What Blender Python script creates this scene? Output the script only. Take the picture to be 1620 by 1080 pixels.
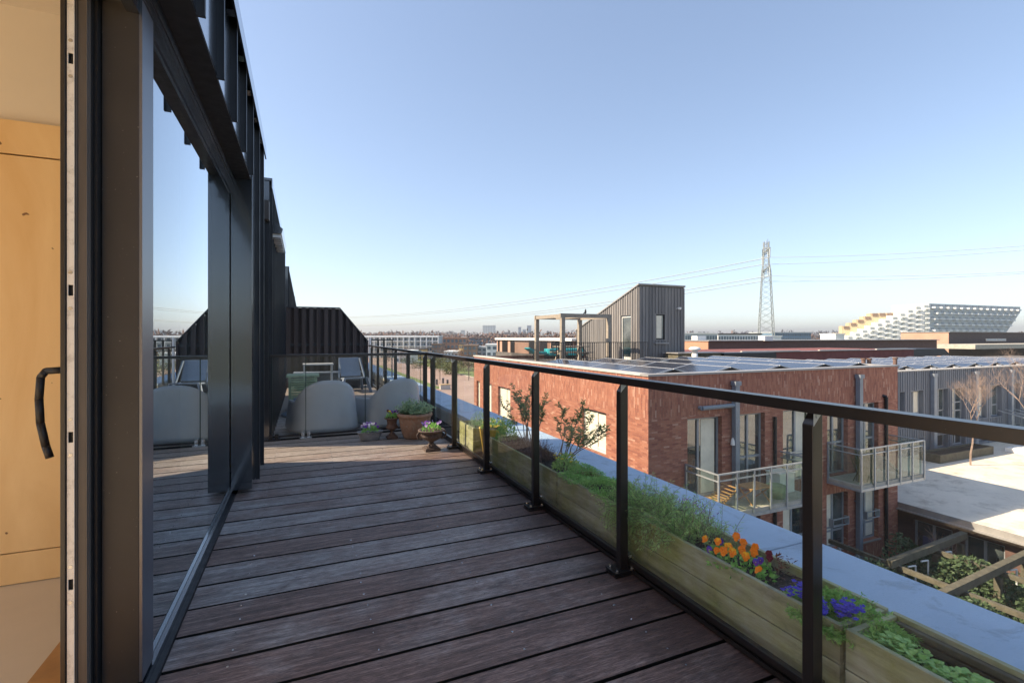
import bpy, math, random
from mathutils import Vector, Matrix
R = math.radians
random.seed(7)
for o in list(bpy.data.objects):
    bpy.data.objects.remove(o, do_unlink=True)
S = bpy.context.scene
COL = S.collection

# ------------------------------------------------------------------ camera
CAMH = 1.45
YAW = R(23.32)
SA, CA = math.sin(YAW), math.cos(YAW)
cam = bpy.data.cameras.new('camera')
cam.lens = 17.07
cam.sensor_width = 36
cam.shift_y = -8 / 1620
cam.clip_start = 0.05
cam.clip_end = 9000
camo = bpy.data.objects.new('camera', cam)
COL.objects.link(camo)
camo.location = (0, 0, CAMH)
camo.rotation_euler = (R(90), 0, -YAW)
S.camera = camo

# ------------------------------------------------------------------ light
SUN_EL = R(38)
sv = Vector((-1, 0.34, 0)).normalized()
SUNV = Vector((sv.x * math.cos(SUN_EL), sv.y * math.cos(SUN_EL), math.sin(SUN_EL)))
w = bpy.data.worlds.new('World')
S.world = w
w.use_nodes = True
nt = w.node_tree
bg = nt.nodes['Background']
sky = nt.nodes.new('ShaderNodeTexSky')
sky.sky_type = 'NISHITA'
sky.sun_disc = False
sky.sun_elevation = SUN_EL
sky.sun_rotation = math.atan2(sv.x, sv.y)
sky.air_density = 0.8
sky.dust_density = 0.7
sky.ozone_density = 1.2
sky.altitude = 0
tn = nt.nodes.new('ShaderNodeMix'); tn.data_type = 'RGBA'; tn.blend_type = 'MULTIPLY'
tn.inputs[0].default_value = 1.0; tn.inputs[7].default_value = (1.0, 1.0, 1.02, 1)
gm_ = nt.nodes.new('ShaderNodeGamma'); gm_.inputs[1].default_value = 0.74
nt.links.new(sky.outputs[0], gm_.inputs[0]); nt.links.new(gm_.outputs[0], tn.inputs[6]); nt.links.new(tn.outputs[2], bg.inputs[0])
bg.inputs[1].default_value = 0.15
sl = bpy.data.lights.new('sun', 'SUN')
sl.energy = 4.0
sl.angle = R(0.5)
sl.color = (1.0, 0.82, 0.60)
so = bpy.data.objects.new('sun', sl)
COL.objects.link(so)
so.location = (-20, 10, 30)
so.rotation_euler = SUNV.to_track_quat('Z', 'Y').to_euler()
S.view_settings.view_transform = 'Standard'
S.view_settings.look = 'None'
S.view_settings.exposure = 1.27
S.view_settings.gamma = 1
S.render.engine = 'CYCLES'
S.cycles.max_bounces = 8
S.cycles.transparent_max_bounces = 32
S.cycles.volume_bounces = 0
S.cycles.use_denoising = True
S.cycles.sample_clamp_indirect = 6

def at(px, t):
    """ground plan point seen in column px at depth t"""
    u = (px - 810) / 768
    return (t * (SA + CA * u), t * (CA - SA * u))
def zat(py, t):
    return CAMH - (py - 532) / 768 * t

# ------------------------------------------------------------------ node materials
class NM:
    def __init__(s, name):
        s.m = bpy.data.materials.new(name)
        s.m.use_nodes = True
        s.t = s.m.node_tree
        s.b = s.t.nodes['Principled BSDF']
        s._o = None
    def n(s, typ, **kw):
        nd = s.t.nodes.new(typ)
        for k, v in kw.items():
            if k in nd.inputs.keys():
                s.set(nd, k, v)
            else:
                setattr(nd, k, v)
        return nd
    def set(s, nd, k, v):
        i = nd.inputs[k]
        if hasattr(v, 'is_output') or isinstance(v, bpy.types.NodeSocket):
            s.t.links.new(v, i)
        else:
            i.default_value = v
    def obj(s):
        if s._o is None:
            s._o = s.n('ShaderNodeNewGeometry').outputs['Position']
        return s._o
    def map(s, sc=(1, 1, 1), v=None):
        nd = s.n('ShaderNodeMapping')
        s.set(nd, 'Scale', sc)
        s.set(nd, 'Vector', v or s.obj())
        return nd.outputs[0]
    def noise(s, scale=5, detail=4, rough=0.6, v=None, dist=0.0):
        nd = s.n('ShaderNodeTexNoise')
        s.set(nd, 'Scale', scale); s.set(nd, 'Detail', detail); s.set(nd, 'Roughness', rough)
        s.set(nd, 'Distortion', dist)
        s.set(nd, 'Vector', v or s.obj())
        return nd.outputs[0]
    def ramp(s, f, stops):
        nd = s.n('ShaderNodeValToRGB')
        s.set(nd, 'Fac', f)
        e = nd.color_ramp.elements
        while len(e) < len(stops):
            e.new(0.5)
        for i, (p, c) in enumerate(stops):
            e[i].position = p
            e[i].color = (c[0], c[1], c[2], 1) if not isinstance(c, (int, float)) else (c, c, c, 1)
        return nd.outputs[0]
    def math(s, op, a, b=0.0, c=0.0):
        nd = s.n('ShaderNodeMath', operation=op)
        for i, v in enumerate((a, b, c)):
            if isinstance(v, bpy.types.NodeSocket):
                s.t.links.new(v, nd.inputs[i])
            else:
                nd.inputs[i].default_value = v
        return nd.outputs[0]
    def mix(s, f, a, b, mode='MIX'):
        nd = s.n('ShaderNodeMix', data_type='RGBA', blend_type=mode)
        for idx, v in ((0, f), (6, a), (7, b)):
            if isinstance(v, bpy.types.NodeSocket):
                s.t.links.new(v, nd.inputs[idx])
            else:
                nd.inputs[idx].default_value = v if idx == 0 else (v[0], v[1], v[2], 1)
        return nd.outputs[2]
    def sep(s, v=None):
        nd = s.n('ShaderNodeSeparateXYZ')
        s.t.links.new(v or s.obj(), nd.inputs[0])
        return nd.outputs
    def comb(s, x, y, z=0.0):
        nd = s.n('ShaderNodeCombineXYZ')
        for i, v in enumerate((x, y, z)):
            if isinstance(v, bpy.types.NodeSocket):
                s.t.links.new(v, nd.inputs[i])
            else:
                nd.inputs[i].default_value = v
        return nd.outputs[0]
    def bump(s, h, strength=0.3, dist=0.01):
        nd = s.n('ShaderNodeBump')
        s.set(nd, 'Strength', strength); s.set(nd, 'Distance', dist); s.set(nd, 'Height', h)
        s.t.links.new(nd.outputs[0], s.b.inputs['Normal'])
    def P(s, **kw):
        for k, v in kw.items():
            k = k.replace('_', ' ')
            if k == 'Base': k = 'Base Color'
            if k == 'Spec': k = 'Specular IOR Level'
            if isinstance(v, tuple) and len(v) == 3: v = (*v, 1)
            s.set(s.b, k, v)
        return s.m

def simple(name, c, rough=0.6, var=0.25, sc=6, metal=0.0, bump=0.0, spec=0.5, dirt=None, bsc=60):
    k = NM(name)
    f = k.noise(sc, 5, 0.65)
    lo = tuple(x * (1 - var) for x in c); hi = tuple(min(1, x * (1 + var)) for x in c)
    col = k.ramp(f, [(0.3, lo), (0.7, hi)])
    if dirt:
        g = k.ramp(k.noise(sc * 3.1, 6, 0.7), [(0.52, 0.0), (0.68, 1.0)])
        col = k.mix(g, col, dirt)
    if bump:
        k.bump(k.noise(bsc, 4, 0.6), bump, 0.01)
    r = k.ramp(k.noise(sc * 2, 3), [(0.3, max(0.03, rough - 0.08)), (0.7, min(1, rough + 0.08))])
    return k.P(Base=col, Roughness=r, Metallic=metal, Spec=spec)

M = {}
# ----- dark powder-coated metal of the railings, with dust specks
k = NM('railing_metal')
sp = k.ramp(k.noise(260, 2, 0.5), [(0.70, 0.0), (0.78, 1.0)])
k.P(Base=k.mix(sp, (0.016, 0.013, 0.013), (0.13, 0.12, 0.11)), Roughness=0.30, Spec=0.6)
M['rail'] = k.m
M['steel'] = simple('stainless_steel', (0.5, 0.5, 0.5), 0.25, 0.1, 8, 1.0)
# ----- dark seamed cladding
k = NM('seamed_cladding')
f = k.noise(3.0, 5, 0.6, k.map((1, 1, 0.35)))
k.bump(k.noise(1.2, 2, 0.5), 0.15, 0.05)
k.P(Base=k.ramp(f, [(0.3, (0.012, 0.016, 0.022)), (0.7, (0.020, 0.025, 0.034))]), Roughness=0.2, Spec=0.8)
k.b.inputs['IOR'].default_value = 1.6
k.b.inputs['Coat Weight'].default_value = 1.0
k.b.inputs['Coat Roughness'].default_value = 0.08
k.b.inputs['Coat IOR'].default_value = 1.6
M['clad'] = k.m
k = NM('frame_metal')
sp = k.ramp(k.noise(90, 3, 0.6), [(0.70, 0.0), (0.76, 1.0)])
f = k.ramp(k.noise(2.0, 4, 0.6), [(0.3, (0.030, 0.027, 0.026)), (0.7, (0.046, 0.041, 0.039))])
k.P(Base=k.mix(sp, f, (0.22, 0.2, 0.18)), Roughness=0.42, Spec=0.5)
M['frame'] = k.m
k = NM('sash_metal')
k.P(Base=k.ramp(k.noise(40, 3, 0.6, k.map((1, 1, 0.05))), [(0.3, (0.085, 0.072, 0.064)), (0.7, (0.12, 0.102, 0.092))]), Roughness=0.45)
M['sash'] = k.m
M['blacksoft'] = simple('black_rubber', (0.012, 0.012, 0.014), 0.5, 0.2, 9)
k = NM('lock_strip')
dz = k.ramp(k.noise(30, 5, 0.7), [(0.5, 0.0), (0.75, 1.0)])
k.P(Base=k.mix(dz, (0.84, 0.78, 0.70), (0.55, 0.49, 0.42)), Roughness=0.5)
M['strip'] = k.m
# ----- glasses
def glass(name, tint, ior, fboost=1.0, rough=0.0, smear=0.0):
    k = NM(name)
    fr = k.n('ShaderNodeFresnel'); fr.inputs[0].default_value = ior
    tr = k.n('ShaderNodeBsdfTransparent'); tr.inputs[0].default_value = (*tint, 1)
    gl = k.n('ShaderNodeBsdfGlossy'); gl.inputs['Roughness'].default_value = rough
    gl.inputs['Color'].default_value = (0.92, 0.97, 1.0, 1)
    geo = k.n('ShaderNodeNewGeometry')
    ff = k.math('MINIMUM', k.math('MULTIPLY', k.math('MULTIPLY', fr.outputs[0], fboost), k.math('SUBTRACT', 1.0, geo.outputs['Backfacing'])), 0.95)
    mx = k.n('ShaderNodeMixShader')
    k.t.links.new(ff, mx.inputs[0]); k.t.links.new(tr.outputs[0], mx.inputs[1]); k.t.links.new(gl.outputs[0], mx.inputs[2])
    last = mx.outputs[0]
    if smear:
        df = k.n('ShaderNodeBsdfDiffuse'); df.inputs[0].default_value = (0.75, 0.77, 0.75, 1)
        m2 = k.n('ShaderNodeMixShader')
        g = k.math('MULTIPLY', k.ramp(k.noise(2.5, 6, 0.7, k.map((1, 1, 0.4))), [(0.35, 0.1), (0.75, 1.0)]), smear)
        k.t.links.new(g, m2.inputs[0]); k.t.links.new(last, m2.inputs[1]); k.t.links.new(df.outputs[0], m2.inputs[2])
        last = m2.outputs[0]
    k.t.links.new(last, k.t.nodes['Material Output'].inputs[0])
    return k.m
M['railglass'] = glass('railing_glass', (0.985, 0.993, 0.987), 1.42, 0.9, 0.0, 0.03)
M['glassedge'] = simple('glass_edge', (0.02, 0.05, 0.045), 0.1, 0.1)
M['bigglass'] = glass('window_glass', (0.62, 0.72, 0.74), 1.9, 2.1, 0.0, 0.006)
M['balglass'] = glass('balcony_glass', (0.90, 0.94, 0.88), 1.5, 1.3, 0.0, 0.06)
k = NM('pane_glass')
k.bump(k.noise(0.9, 2), 0.04, 0.05)
k.P(Base=k.ramp(k.noise(0.8, 3), [(0.4, (0.02, 0.03, 0.035)), (0.62, (0.10, 0.12, 0.12))]), Roughness=0.04, Spec=0.9)
k.b.inputs['IOR'].default_value = 1.8
M['pane'] = k.m
M['curtain'] = simple('pale_curtain', (0.80, 0.74, 0.60), 0.8, 0.1, 4)
# ----- deck
PLW, PL0 = 0.2635, 2.515
k = NM('deck_wood')
o = k.sep()
row = k.math('FLOOR', k.math('DIVIDE', k.math('SUBTRACT', o[1], PL0), PLW))
wn = k.n('ShaderNodeTexWhiteNoise', noise_dimensions='1D'); k.set(wn, 'W', row)
gv = k.comb(k.math('ADD', k.math('MULTIPLY', o[0], 1.0), k.math('MULTIPLY', wn.outputs[0], 40)), k.math('MULTIPLY', o[1], 1.0), o[2])
grain = k.noise(4.0, 10, 0.80, k.map((0.45, 7.5, 1), gv), 0.25)
fine = k.noise(70, 5, 0.75, k.map((0.25, 3.5, 1), gv))
blot = k.noise(1.6, 4, 0.6, gv)
base = k.ramp(grain, [(0.32, (0.055, 0.034, 0.027)), (0.50, (0.20, 0.125, 0.10)), (0.66, (0.40, 0.29, 0.25))])
grey = k.ramp(grain, [(0.32, (0.16, 0.135, 0.125)), (0.52, (0.38, 0.345, 0.325)), (0.68, (0.66, 0.62, 0.59))])
wx = k.ramp(k.math('ADD', k.math('MULTIPLY', k.noise(2.0, 6, 0.7, gv), 0.75), k.math('MULTIPLY', wn.outputs[0], 0.24)), [(0.43, 0.0), (0.66, 0.9)])
# towards the far end of the deck the boards turn beige, next to the railing they stay damp
far = k.ramp(k.math('ADD', k.math('DIVIDE', o[1], 8.0), k.math('MULTIPLY', k.math('SUBTRACT', blot, 0.5), 0.22)), [(0.66, 0.0), (0.82, 1.0)])
beige = k.ramp(grain, [(0.3, (0.13, 0.105, 0.085)), (0.7, (0.34, 0.30, 0.26))])
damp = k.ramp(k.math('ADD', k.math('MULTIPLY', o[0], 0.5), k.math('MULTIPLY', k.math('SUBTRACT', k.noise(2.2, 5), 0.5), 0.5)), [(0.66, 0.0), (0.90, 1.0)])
c = k.mix(wx, base, grey)
c = k.mix(k.math('MULTIPLY', far, 0.85), c, beige)
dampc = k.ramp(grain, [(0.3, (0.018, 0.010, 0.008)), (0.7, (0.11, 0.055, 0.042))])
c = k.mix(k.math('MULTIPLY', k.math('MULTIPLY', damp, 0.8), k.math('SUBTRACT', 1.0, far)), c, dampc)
c = k.mix(0.75, c, k.ramp(fine, [(0.38, 0.12), (0.62, 0.88)]), 'OVERLAY')
blk = k.ramp(k.noise(5.5, 6, 0.7, k.map((0.5, 1.3, 1), gv), 1.0), [(0.56, 0.0), (0.70, 1.0)])
c = k.mix(k.math('MULTIPLY', blk, 0.6), c, (0.05, 0.028, 0.024))
spk = k.ramp(k.noise(38, 3, 0.5), [(0.735, 0.0), (0.765, 1.0)])
c = k.mix(k.math('MULTIPLY', spk, 0.7), c, (0.32, 0.30, 0.27))
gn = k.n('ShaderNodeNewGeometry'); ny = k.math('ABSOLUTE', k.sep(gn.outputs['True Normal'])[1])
c = k.mix(k.math('GREATER_THAN', ny, 0.4), c, (0.006, 0.006, 0.004))     # shade painted into the gaps: board sides coloured near black
k.bump(k.math('ADD', k.math('MULTIPLY', grain, 0.7), k.math('MULTIPLY', fine, 0.6)), 0.8, 0.009)
k.P(Base=c, Roughness=k.ramp(k.math('SUBTRACT', grain, k.math('MULTIPLY', damp, 0.15)), [(0.25, 0.36), (0.75, 0.66)]), Spec=0.45)
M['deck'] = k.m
M['earthdark'] = simple('dark_void', (0.01, 0.009, 0.008), 0.9)
# ----- parapet membrane
k = NM('parapet_membrane')
st = k.ramp(k.noise(3.5, 6, 0.7, None, 0.6), [(0.55, 0.0), (0.62, 1.0)])
c = k.ramp(k.noise(2, 5, 0.6), [(0.3, (0.35, 0.46, 0.59)), (0.7, (0.42, 0.54, 0.68))])
c = k.mix(k.math('MULTIPLY', st, 0.42), c, (0.2, 0.24, 0.29))
gr = k.ramp(k.noise(140, 2, 0.5), [(0.68, 0.0), (0.74, 1.0)])
c = k.mix(k.math('MULTIPLY', gr, 0.5), c, (0.10, 0.10, 0.10))
k.bump(k.noise(90, 4, 0.7), 0.5, 0.01)
k.P(Base=c, Roughness=0.65)
M['coping'] = k.m
# ----- planter wood with algae
k = NM('planter_wood')
g = k.noise(7, 7, 0.7, k.map((1, 0.35, 3)), 0.3)
al = k.ramp(k.noise(2.2, 5, 0.65), [(0.36, 0.0), (0.60, 1.0)])
c1 = k.ramp(g, [(0.3, (0.25, 0.245, 0.18)), (0.7, (0.50, 0.50, 0.40))])
c2 = k.ramp(g, [(0.3, (0.17, 0.18, 0.05)), (0.7, (0.38, 0.39, 0.15))])
c = k.mix(al, c1, c2)
dk = k.ramp(k.noise(3.3, 6, 0.75, k.map((1, 1, 2.2))), [(0.55, 0.0), (0.72, 1.0)])
c = k.mix(k.math('MULTIPLY', dk, 0.55), c, (0.05, 0.045, 0.03))
k.bump(g, 0.4, 0.006)
k.P(Base=c, Roughness=0.75)
M['plwood'] = k.m
M['plrim'] = simple('planter_rim_wood', (0.20, 0.19, 0.16), 0.75, 0.35, 12, bump=0.4)
M['soil'] = simple('potting_soil', (0.035, 0.026, 0.019), 0.95, 0.6, 60, bump=1.0, dirt=(0.11, 0.085, 0.06), bsc=90)
# ----- brick
def brickmat(name, soldier=False):
    k = NM(name)
    o = k.sep()
    g = k.n('ShaderNodeNewGeometry')
    nn = k.sep(g.outputs['True Normal'])
    ax = k.math('ABSOLUTE', nn[0]); ay = k.math('ABSOLUTE', nn[1])
    u = k.math('ADD', k.math('MULTIPLY', o[0], ay), k.math('MULTIPLY', o[1], ax))
    a, r = (o[2], u) if soldier else (u, o[2])
    rq = k.math('DIVIDE', k.math('ADD', r, 40.0), 0.052); row = k.math('FLOOR', rq)
    cq = k.math('ADD', k.math('DIVIDE', k.math('ADD', a, 40.0), 0.20), k.math('MULTIPLY', k.math('MODULO', row, 2.0), 0.5)); colm = k.math('FLOOR', cq)
    wn = k.n('ShaderNodeTexWhiteNoise', noise_dimensions='2D'); k.t.links.new(k.comb(row, colm), wn.inputs['Vector'])
    c = k.ramp(wn.outputs[0], [(0.0, (0.26, 0.090, 0.062)), (0.30, (0.33, 0.122, 0.078)), (0.62, (0.38, 0.148, 0.092)), (0.92, (0.43, 0.185, 0.12)), (1.0, (0.52, 0.30, 0.22))])
    big = k.noise(0.9, 4, 0.6)
    c = k.mix(k.ramp(big, [(0.4, 0.0), (0.75, 0.18)]), c, (0.13, 0.045, 0.04))
    m1 = k.math('LESS_THAN', k.math('FRACT', rq), 0.13); m2 = k.math('LESS_THAN', k.math('FRACT', cq), 0.045)
    mo = k.math('MAXIMUM', m1, m2)
    c = k.mix(k.math('MULTIPLY', mo, 0.8), c, (0.24, 0.15, 0.115))
    k.bump(mo, -0.4, 0.01)
    k.P(Base=c, Roughness=0.82)
    return k.m
M['brick'] = brickmat('red_brick')
M['brickv'] = brickmat('red_brick_upright', True)
M['copstone'] = simple('pale_metal_coping', (0.55, 0.52, 0.47), 0.5, 0.1, 3)
M['greycop'] = simple('grey_metal_coping', (0.30, 0.29, 0.28), 0.45, 0.15, 3)
M['roof'] = simple('bitumen_roof', (0.13, 0.12, 0.11), 0.85, 0.35, 0.8, bump=0.3, dirt=(0.06, 0.055, 0.05))
M['gravel'] = simple('pale_gravel', (0.74, 0.67, 0.56), 0.95, 0.12, 0.5, bump=0.8, bsc=30, dirt=(0.48, 0.42, 0.34))
# ----- vertical battens
def batten(name, a, b, pitch, warm=0.0):
    k = NM(name)
    o = k.sep()
    g = k.n('ShaderNodeNewGeometry')
    nn = k.sep(g.outputs['True Normal'])
    ax = k.math('ABSOLUTE', nn[0]); ay = k.math('ABSOLUTE', nn[1])
    u = k.math('ADD', k.math('MULTIPLY', o[0], ay), k.math('MULTIPLY', o[1], ax))
    q = k.math('DIVIDE', u, pitch)
    wn = k.n('ShaderNodeTexWhiteNoise', noise_dimensions='1D'); k.set(wn, 'W', k.math('FLOOR', q))
    c = k.mix(wn.outputs[0], a, b)
    st = k.noise(1.0, 5, 0.65, k.map((10, 10, 0.7)))
    c = k.mix(0.5, c, k.ramp(st, [(0.3, 0.3), (0.7, 0.7)]), 'OVERLAY')
    k.P(Base=c, Roughness=0.75)
    return k.m
M['batten_grey'] = batten('grey_timber_boards', (0.14, 0.155, 0.18), (0.205, 0.22, 0.245), 0.11)
M['batten_tower'] = batten('weathered_timber_boards', (0.15, 0.145, 0.145), (0.25, 0.235, 0.225), 0.20)
M['batten_dark'] = batten('dark_stained_boards', (0.030, 0.024, 0.025), (0.060, 0.050, 0.050), 0.098)
M['pergola'] = simple('weathered_pergola_wood', (0.30, 0.26, 0.21), 0.8, 0.25, 8, bump=0.2)
M['oldwood'] = simple('mossy_beam_wood', (0.11, 0.10, 0.07), 0.85, 0.35, 6, bump=0.4)
M['pylon'] = simple('weathered_pylon_steel', (0.23, 0.26, 0.27), 0.6, 0.1, 1)
M['galv'] = simple('galvanised_steel', (0.42, 0.45, 0.48), 0.4, 0.15, 5, 0.4)
M['pipe'] = simple('grey_downpipe', (0.22, 0.25, 0.29), 0.45, 0.15, 3)
M['white'] = simple('white_paint', (0.78, 0.78, 0.76), 0.5, 0.06, 3)
M['winframe'] = simple('grey_window_frame', (0.30, 0.32, 0.34), 0.4, 0.1, 4)
M['whiteframe'] = simple('white_window_frame', (0.72, 0.72, 0.68), 0.4, 0.06, 4)
M['concrete'] = simple('concrete', (0.42, 0.39, 0.33), 0.85, 0.2, 3, bump=0.2)
k = NM('solar_cells')
o = k.sep()
bt = k.n('ShaderNodeTexBrick'); k.set(bt, 'Vector', k.obj()); bt.offset = 0
k.set(bt, 'Scale', 1.0); k.set(bt, 'Brick Width', 0.16); k.set(bt, 'Row Height', 0.16); k.set(bt, 'Mortar Size', 0.004)
k.set(bt, 'Color1', (0.012, 0.016, 0.03, 1)); k.set(bt, 'Color2', (0.016, 0.02, 0.036, 1)); k.set(bt, 'Mortar', (0.16, 0.17, 0.19, 1))
k.P(Base=bt.outputs[0], Roughness=0.16, Spec=0.9)
k.b.inputs['IOR'].default_value = 1.75
M['cells'] = k.m
M['alu'] = simple('aluminium_frame', (0.62, 0.63, 0.64), 0.35, 0.05, 3, 0.6)
# ----- pots and plants
M['terracotta'] = simple('terracotta', (0.30, 0.165, 0.105), 0.8, 0.22, 9, bump=0.2, dirt=(0.30, 0.24, 0.18))
M['rust'] = simple('rusty_cast_iron', (0.14, 0.075, 0.05), 0.8, 0.5, 25, bump=0.6, dirt=(0.05, 0.045, 0.04))
M['rustdark'] = simple('dark_cast_iron', (0.075, 0.052, 0.045), 0.75, 0.5, 25, bump=0.6, dirt=(0.16, 0.12, 0.10))
M['zinc'] = simple('old_zinc', (0.30, 0.29, 0.29), 0.5, 0.25, 14, 0.3, bump=0.2)
def leafmat(name, a, b, sc=30, tr=0.25, rough=0.55):
    k = NM(name)
    c = k.ramp(k.noise(sc, 3, 0.6), [(0.3, a), (0.7, b)])
    k.P(Base=c, Roughness=rough, Spec=0.35)
    d = k.n('ShaderNodeBsdfTranslucent'); k.t.links.new(c, d.inputs[0])
    mx = k.n('ShaderNodeMixShader'); mx.inputs[0].default_value = tr
    k.t.links.new(k.b.outputs[0], mx.inputs[1]); k.t.links.new(d.outputs[0], mx.inputs[2])
    k.t.links.new(mx.outputs[0], k.t.nodes['Material Output'].inputs[0])
    return k.m
M['lf_grey'] = leafmat('silvery_leaf', (0.20, 0.32, 0.17), (0.46, 0.58, 0.38))
M['lf_green'] = leafmat('green_leaf', (0.16, 0.40, 0.08), (0.40, 0.68, 0.20))
M['lf_bright'] = leafmat('bright_green_leaf', (0.20, 0.42, 0.08), (0.46, 0.66, 0.22))
M['lf_rosemary'] = leafmat('needle_leaf', (0.22, 0.40, 0.11), (0.52, 0.72, 0.30))
M['lf_dark'] = leafmat('dark_leaf', (0.11, 0.19, 0.06), (0.30, 0.40, 0.16))
M['lf_ivy'] = leafmat('ivy_leaf', (0.035, 0.07, 0.03), (0.14, 0.20, 0.10), 6)
M['lf_olive'] = leafmat('olive_foliage', (0.07, 0.085, 0.02), (0.17, 0.18, 0.06), 0.3)
M['lf_red'] = leafmat('reddish_leaf', (0.10, 0.03, 0.02), (0.18, 0.06, 0.03))
M['twig'] = simple('grey_twig', (0.20, 0.15, 0.12), 0.85, 0.3, 40)
M['paletwig'] = simple('pale_bark', (0.34, 0.25, 0.20), 0.85, 0.25, 8)
M['heather'] = simple('dry_heather', (0.16, 0.10, 0.08), 0.9, 0.5, 50)
def petal(name, c):
    k = NM(name)
    k.P(Base=c, Roughness=0.6, Spec=0.2)
    k.b.inputs['Subsurface Weight'].default_value = 0.0
    return k.m
M['p_orange'] = petal('orange_petal', (0.90, 0.24, 0.01))
M['p_amber'] = petal('amber_petal', (0.92, 0.45, 0.02))
M['p_yellow'] = petal('yellow_petal', (0.85, 0.66, 0.05))
M['p_violet'] = petal('violet_petal', (0.16, 0.05, 0.34))
M['p_blue'] = petal('blue_petal', (0.09, 0.07, 0.50))
M['p_lilac'] = petal('lilac_petal', (0.44, 0.33, 0.60))
M['p_white'] = petal('white_petal', (0.80, 0.74, 0.78))
M['p_maroon'] = petal('maroon_petal', (0.12, 0.01, 0.02))
k = NM('plastic_shell')
k.P(Base=k.ramp(k.noise(2.5, 5), [(0.3, (0.34, 0.36, 0.38)), (0.7, (0.41, 0.43, 0.45))]), Roughness=0.38)
M['shell'] = k.m
M['bluegrey'] = simple('blue_grey_plastic', (0.16, 0.20, 0.26), 0.4, 0.1, 4)
M['yellowpot'] = simple('yellow_glazed_pot', (0.78, 0.52, 0.10), 0.4, 0.1, 5)
M['clad_fin'] = simple('dark_seam_metal', (0.022, 0.026, 0.034), 0.45, 0.2, 3)
M['greenbox'] = simple('green_painted_slats', (0.30, 0.37, 0.20), 0.7, 0.2, 10)
M['darkblue'] = simple('dark_blue_paint', (0.03, 0.05, 0.14), 0.5, 0.1, 3)
k = NM('blue_grey_frame_face')
k.P(Base=(0.05, 0.058, 0.08), Roughness=0.34, Spec=0.8)
k.b.inputs['IOR'].default_value = 1.9
M['frameface'] = k.m
M['cyan'] = simple('turquoise_cover', (0.03, 0.42, 0.46), 0.6, 0.2, 2)
M['black'] = simple('black_plastic', (0.015, 0.016, 0.02), 0.45, 0.2, 4)
# ----- indoors
k = NM('plywood')
g = k.noise(2.2, 6, 0.6, k.map((1.4, 1, 0.35)), 0.8)
c = k.ramp(g, [(0.3, (0.80, 0.51, 0.22)), (0.7, (0.92, 0.65, 0.33))])
kn = k.ramp(k.noise(14, 2, 0.4), [(0.765, 0.0), (0.785, 1.0)])
c = k.mix(kn, c, (0.22, 0.10, 0.04))
k.P(Base=c, Roughness=0.45)
M['ply'] = k.m
M['cream'] = simple('cream_plaster', (0.80, 0.70, 0.56), 0.8, 0.04, 1)
M['screed'] = simple('pale_screed', (0.74, 0.66, 0.54), 0.5, 0.05, 2)
M['oak'] = simple('oak_strip', (0.50, 0.27, 0.11), 0.5, 0.2, 6)
# ----- far things
M['ground'] = simple('district_ground', (0.16, 0.17, 0.09), 0.95, 0.35, 0.02, dirt=(0.22, 0.18, 0.13))
M['paver'] = simple('pink_clay_pavers', (0.34, 0.235, 0.19), 0.9, 0.15, 0.15, dirt=(0.40, 0.30, 0.24))
M['asphalt'] = simple('asphalt', (0.06, 0.06, 0.06), 0.9, 0.2, 0.5)
M['grass'] = simple('grass', (0.13, 0.17, 0.045), 0.95, 0.35, 0.2)
M['court'] = simple('courtyard_paving', (0.13, 0.125, 0.105), 0.9, 0.3, 0.8, bump=0.3, dirt=(0.07, 0.09, 0.04))
M['brownwall'] = simple('brown_brick_wall', (0.13, 0.075, 0.062), 0.85, 0.2, 3)
M['brownwall2'] = simple('dark_brick_wall', (0.085, 0.07, 0.068), 0.85, 0.2, 3)
M['redwall'] = simple('wine_red_brick_wall', (0.19, 0.062, 0.052), 0.85, 0.2, 3)
M['pinkwall'] = simple('pink_brick_wall', (0.42, 0.26, 0.19), 0.85, 0.12, 1)
M['farwhite'] = simple('far_white_facade', (0.70, 0.72, 0.72), 0.7, 0.05, 0.1)
M['fargrey'] = simple('far_grey_facade', (0.42, 0.46, 0.48), 0.7, 0.08, 0.1)
M['farwin'] = simple('far_pale_glazing', (0.24, 0.28, 0.30), 0.4, 0.2, 0.4)
M['fargold'] = simple('far_timber_terrace', (0.56, 0.44, 0.27), 0.8, 0.15, 0.3)
M['farglass'] = simple('far_glazing', (0.10, 0.14, 0.17), 0.25, 0.2, 0.4)
M['farblue'] = simple('far_blue_cladding', (0.13, 0.22, 0.32), 0.5, 0.1, 0.1)
M['farbrown'] = simple('far_brown_brick', (0.20, 0.14, 0.10), 0.85, 0.2, 0.3)
M['farochre'] = simple('far_ochre_render', (0.60, 0.42, 0.18), 0.85, 0.1, 0.3)
M['fardark'] = simple('far_dark_cladding', (0.05, 0.05, 0.055), 0.7, 0.2, 0.3)
M['farred'] = simple('far_orange_brick', (0.42, 0.22, 0.14), 0.85, 0.1, 0.3)

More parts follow.
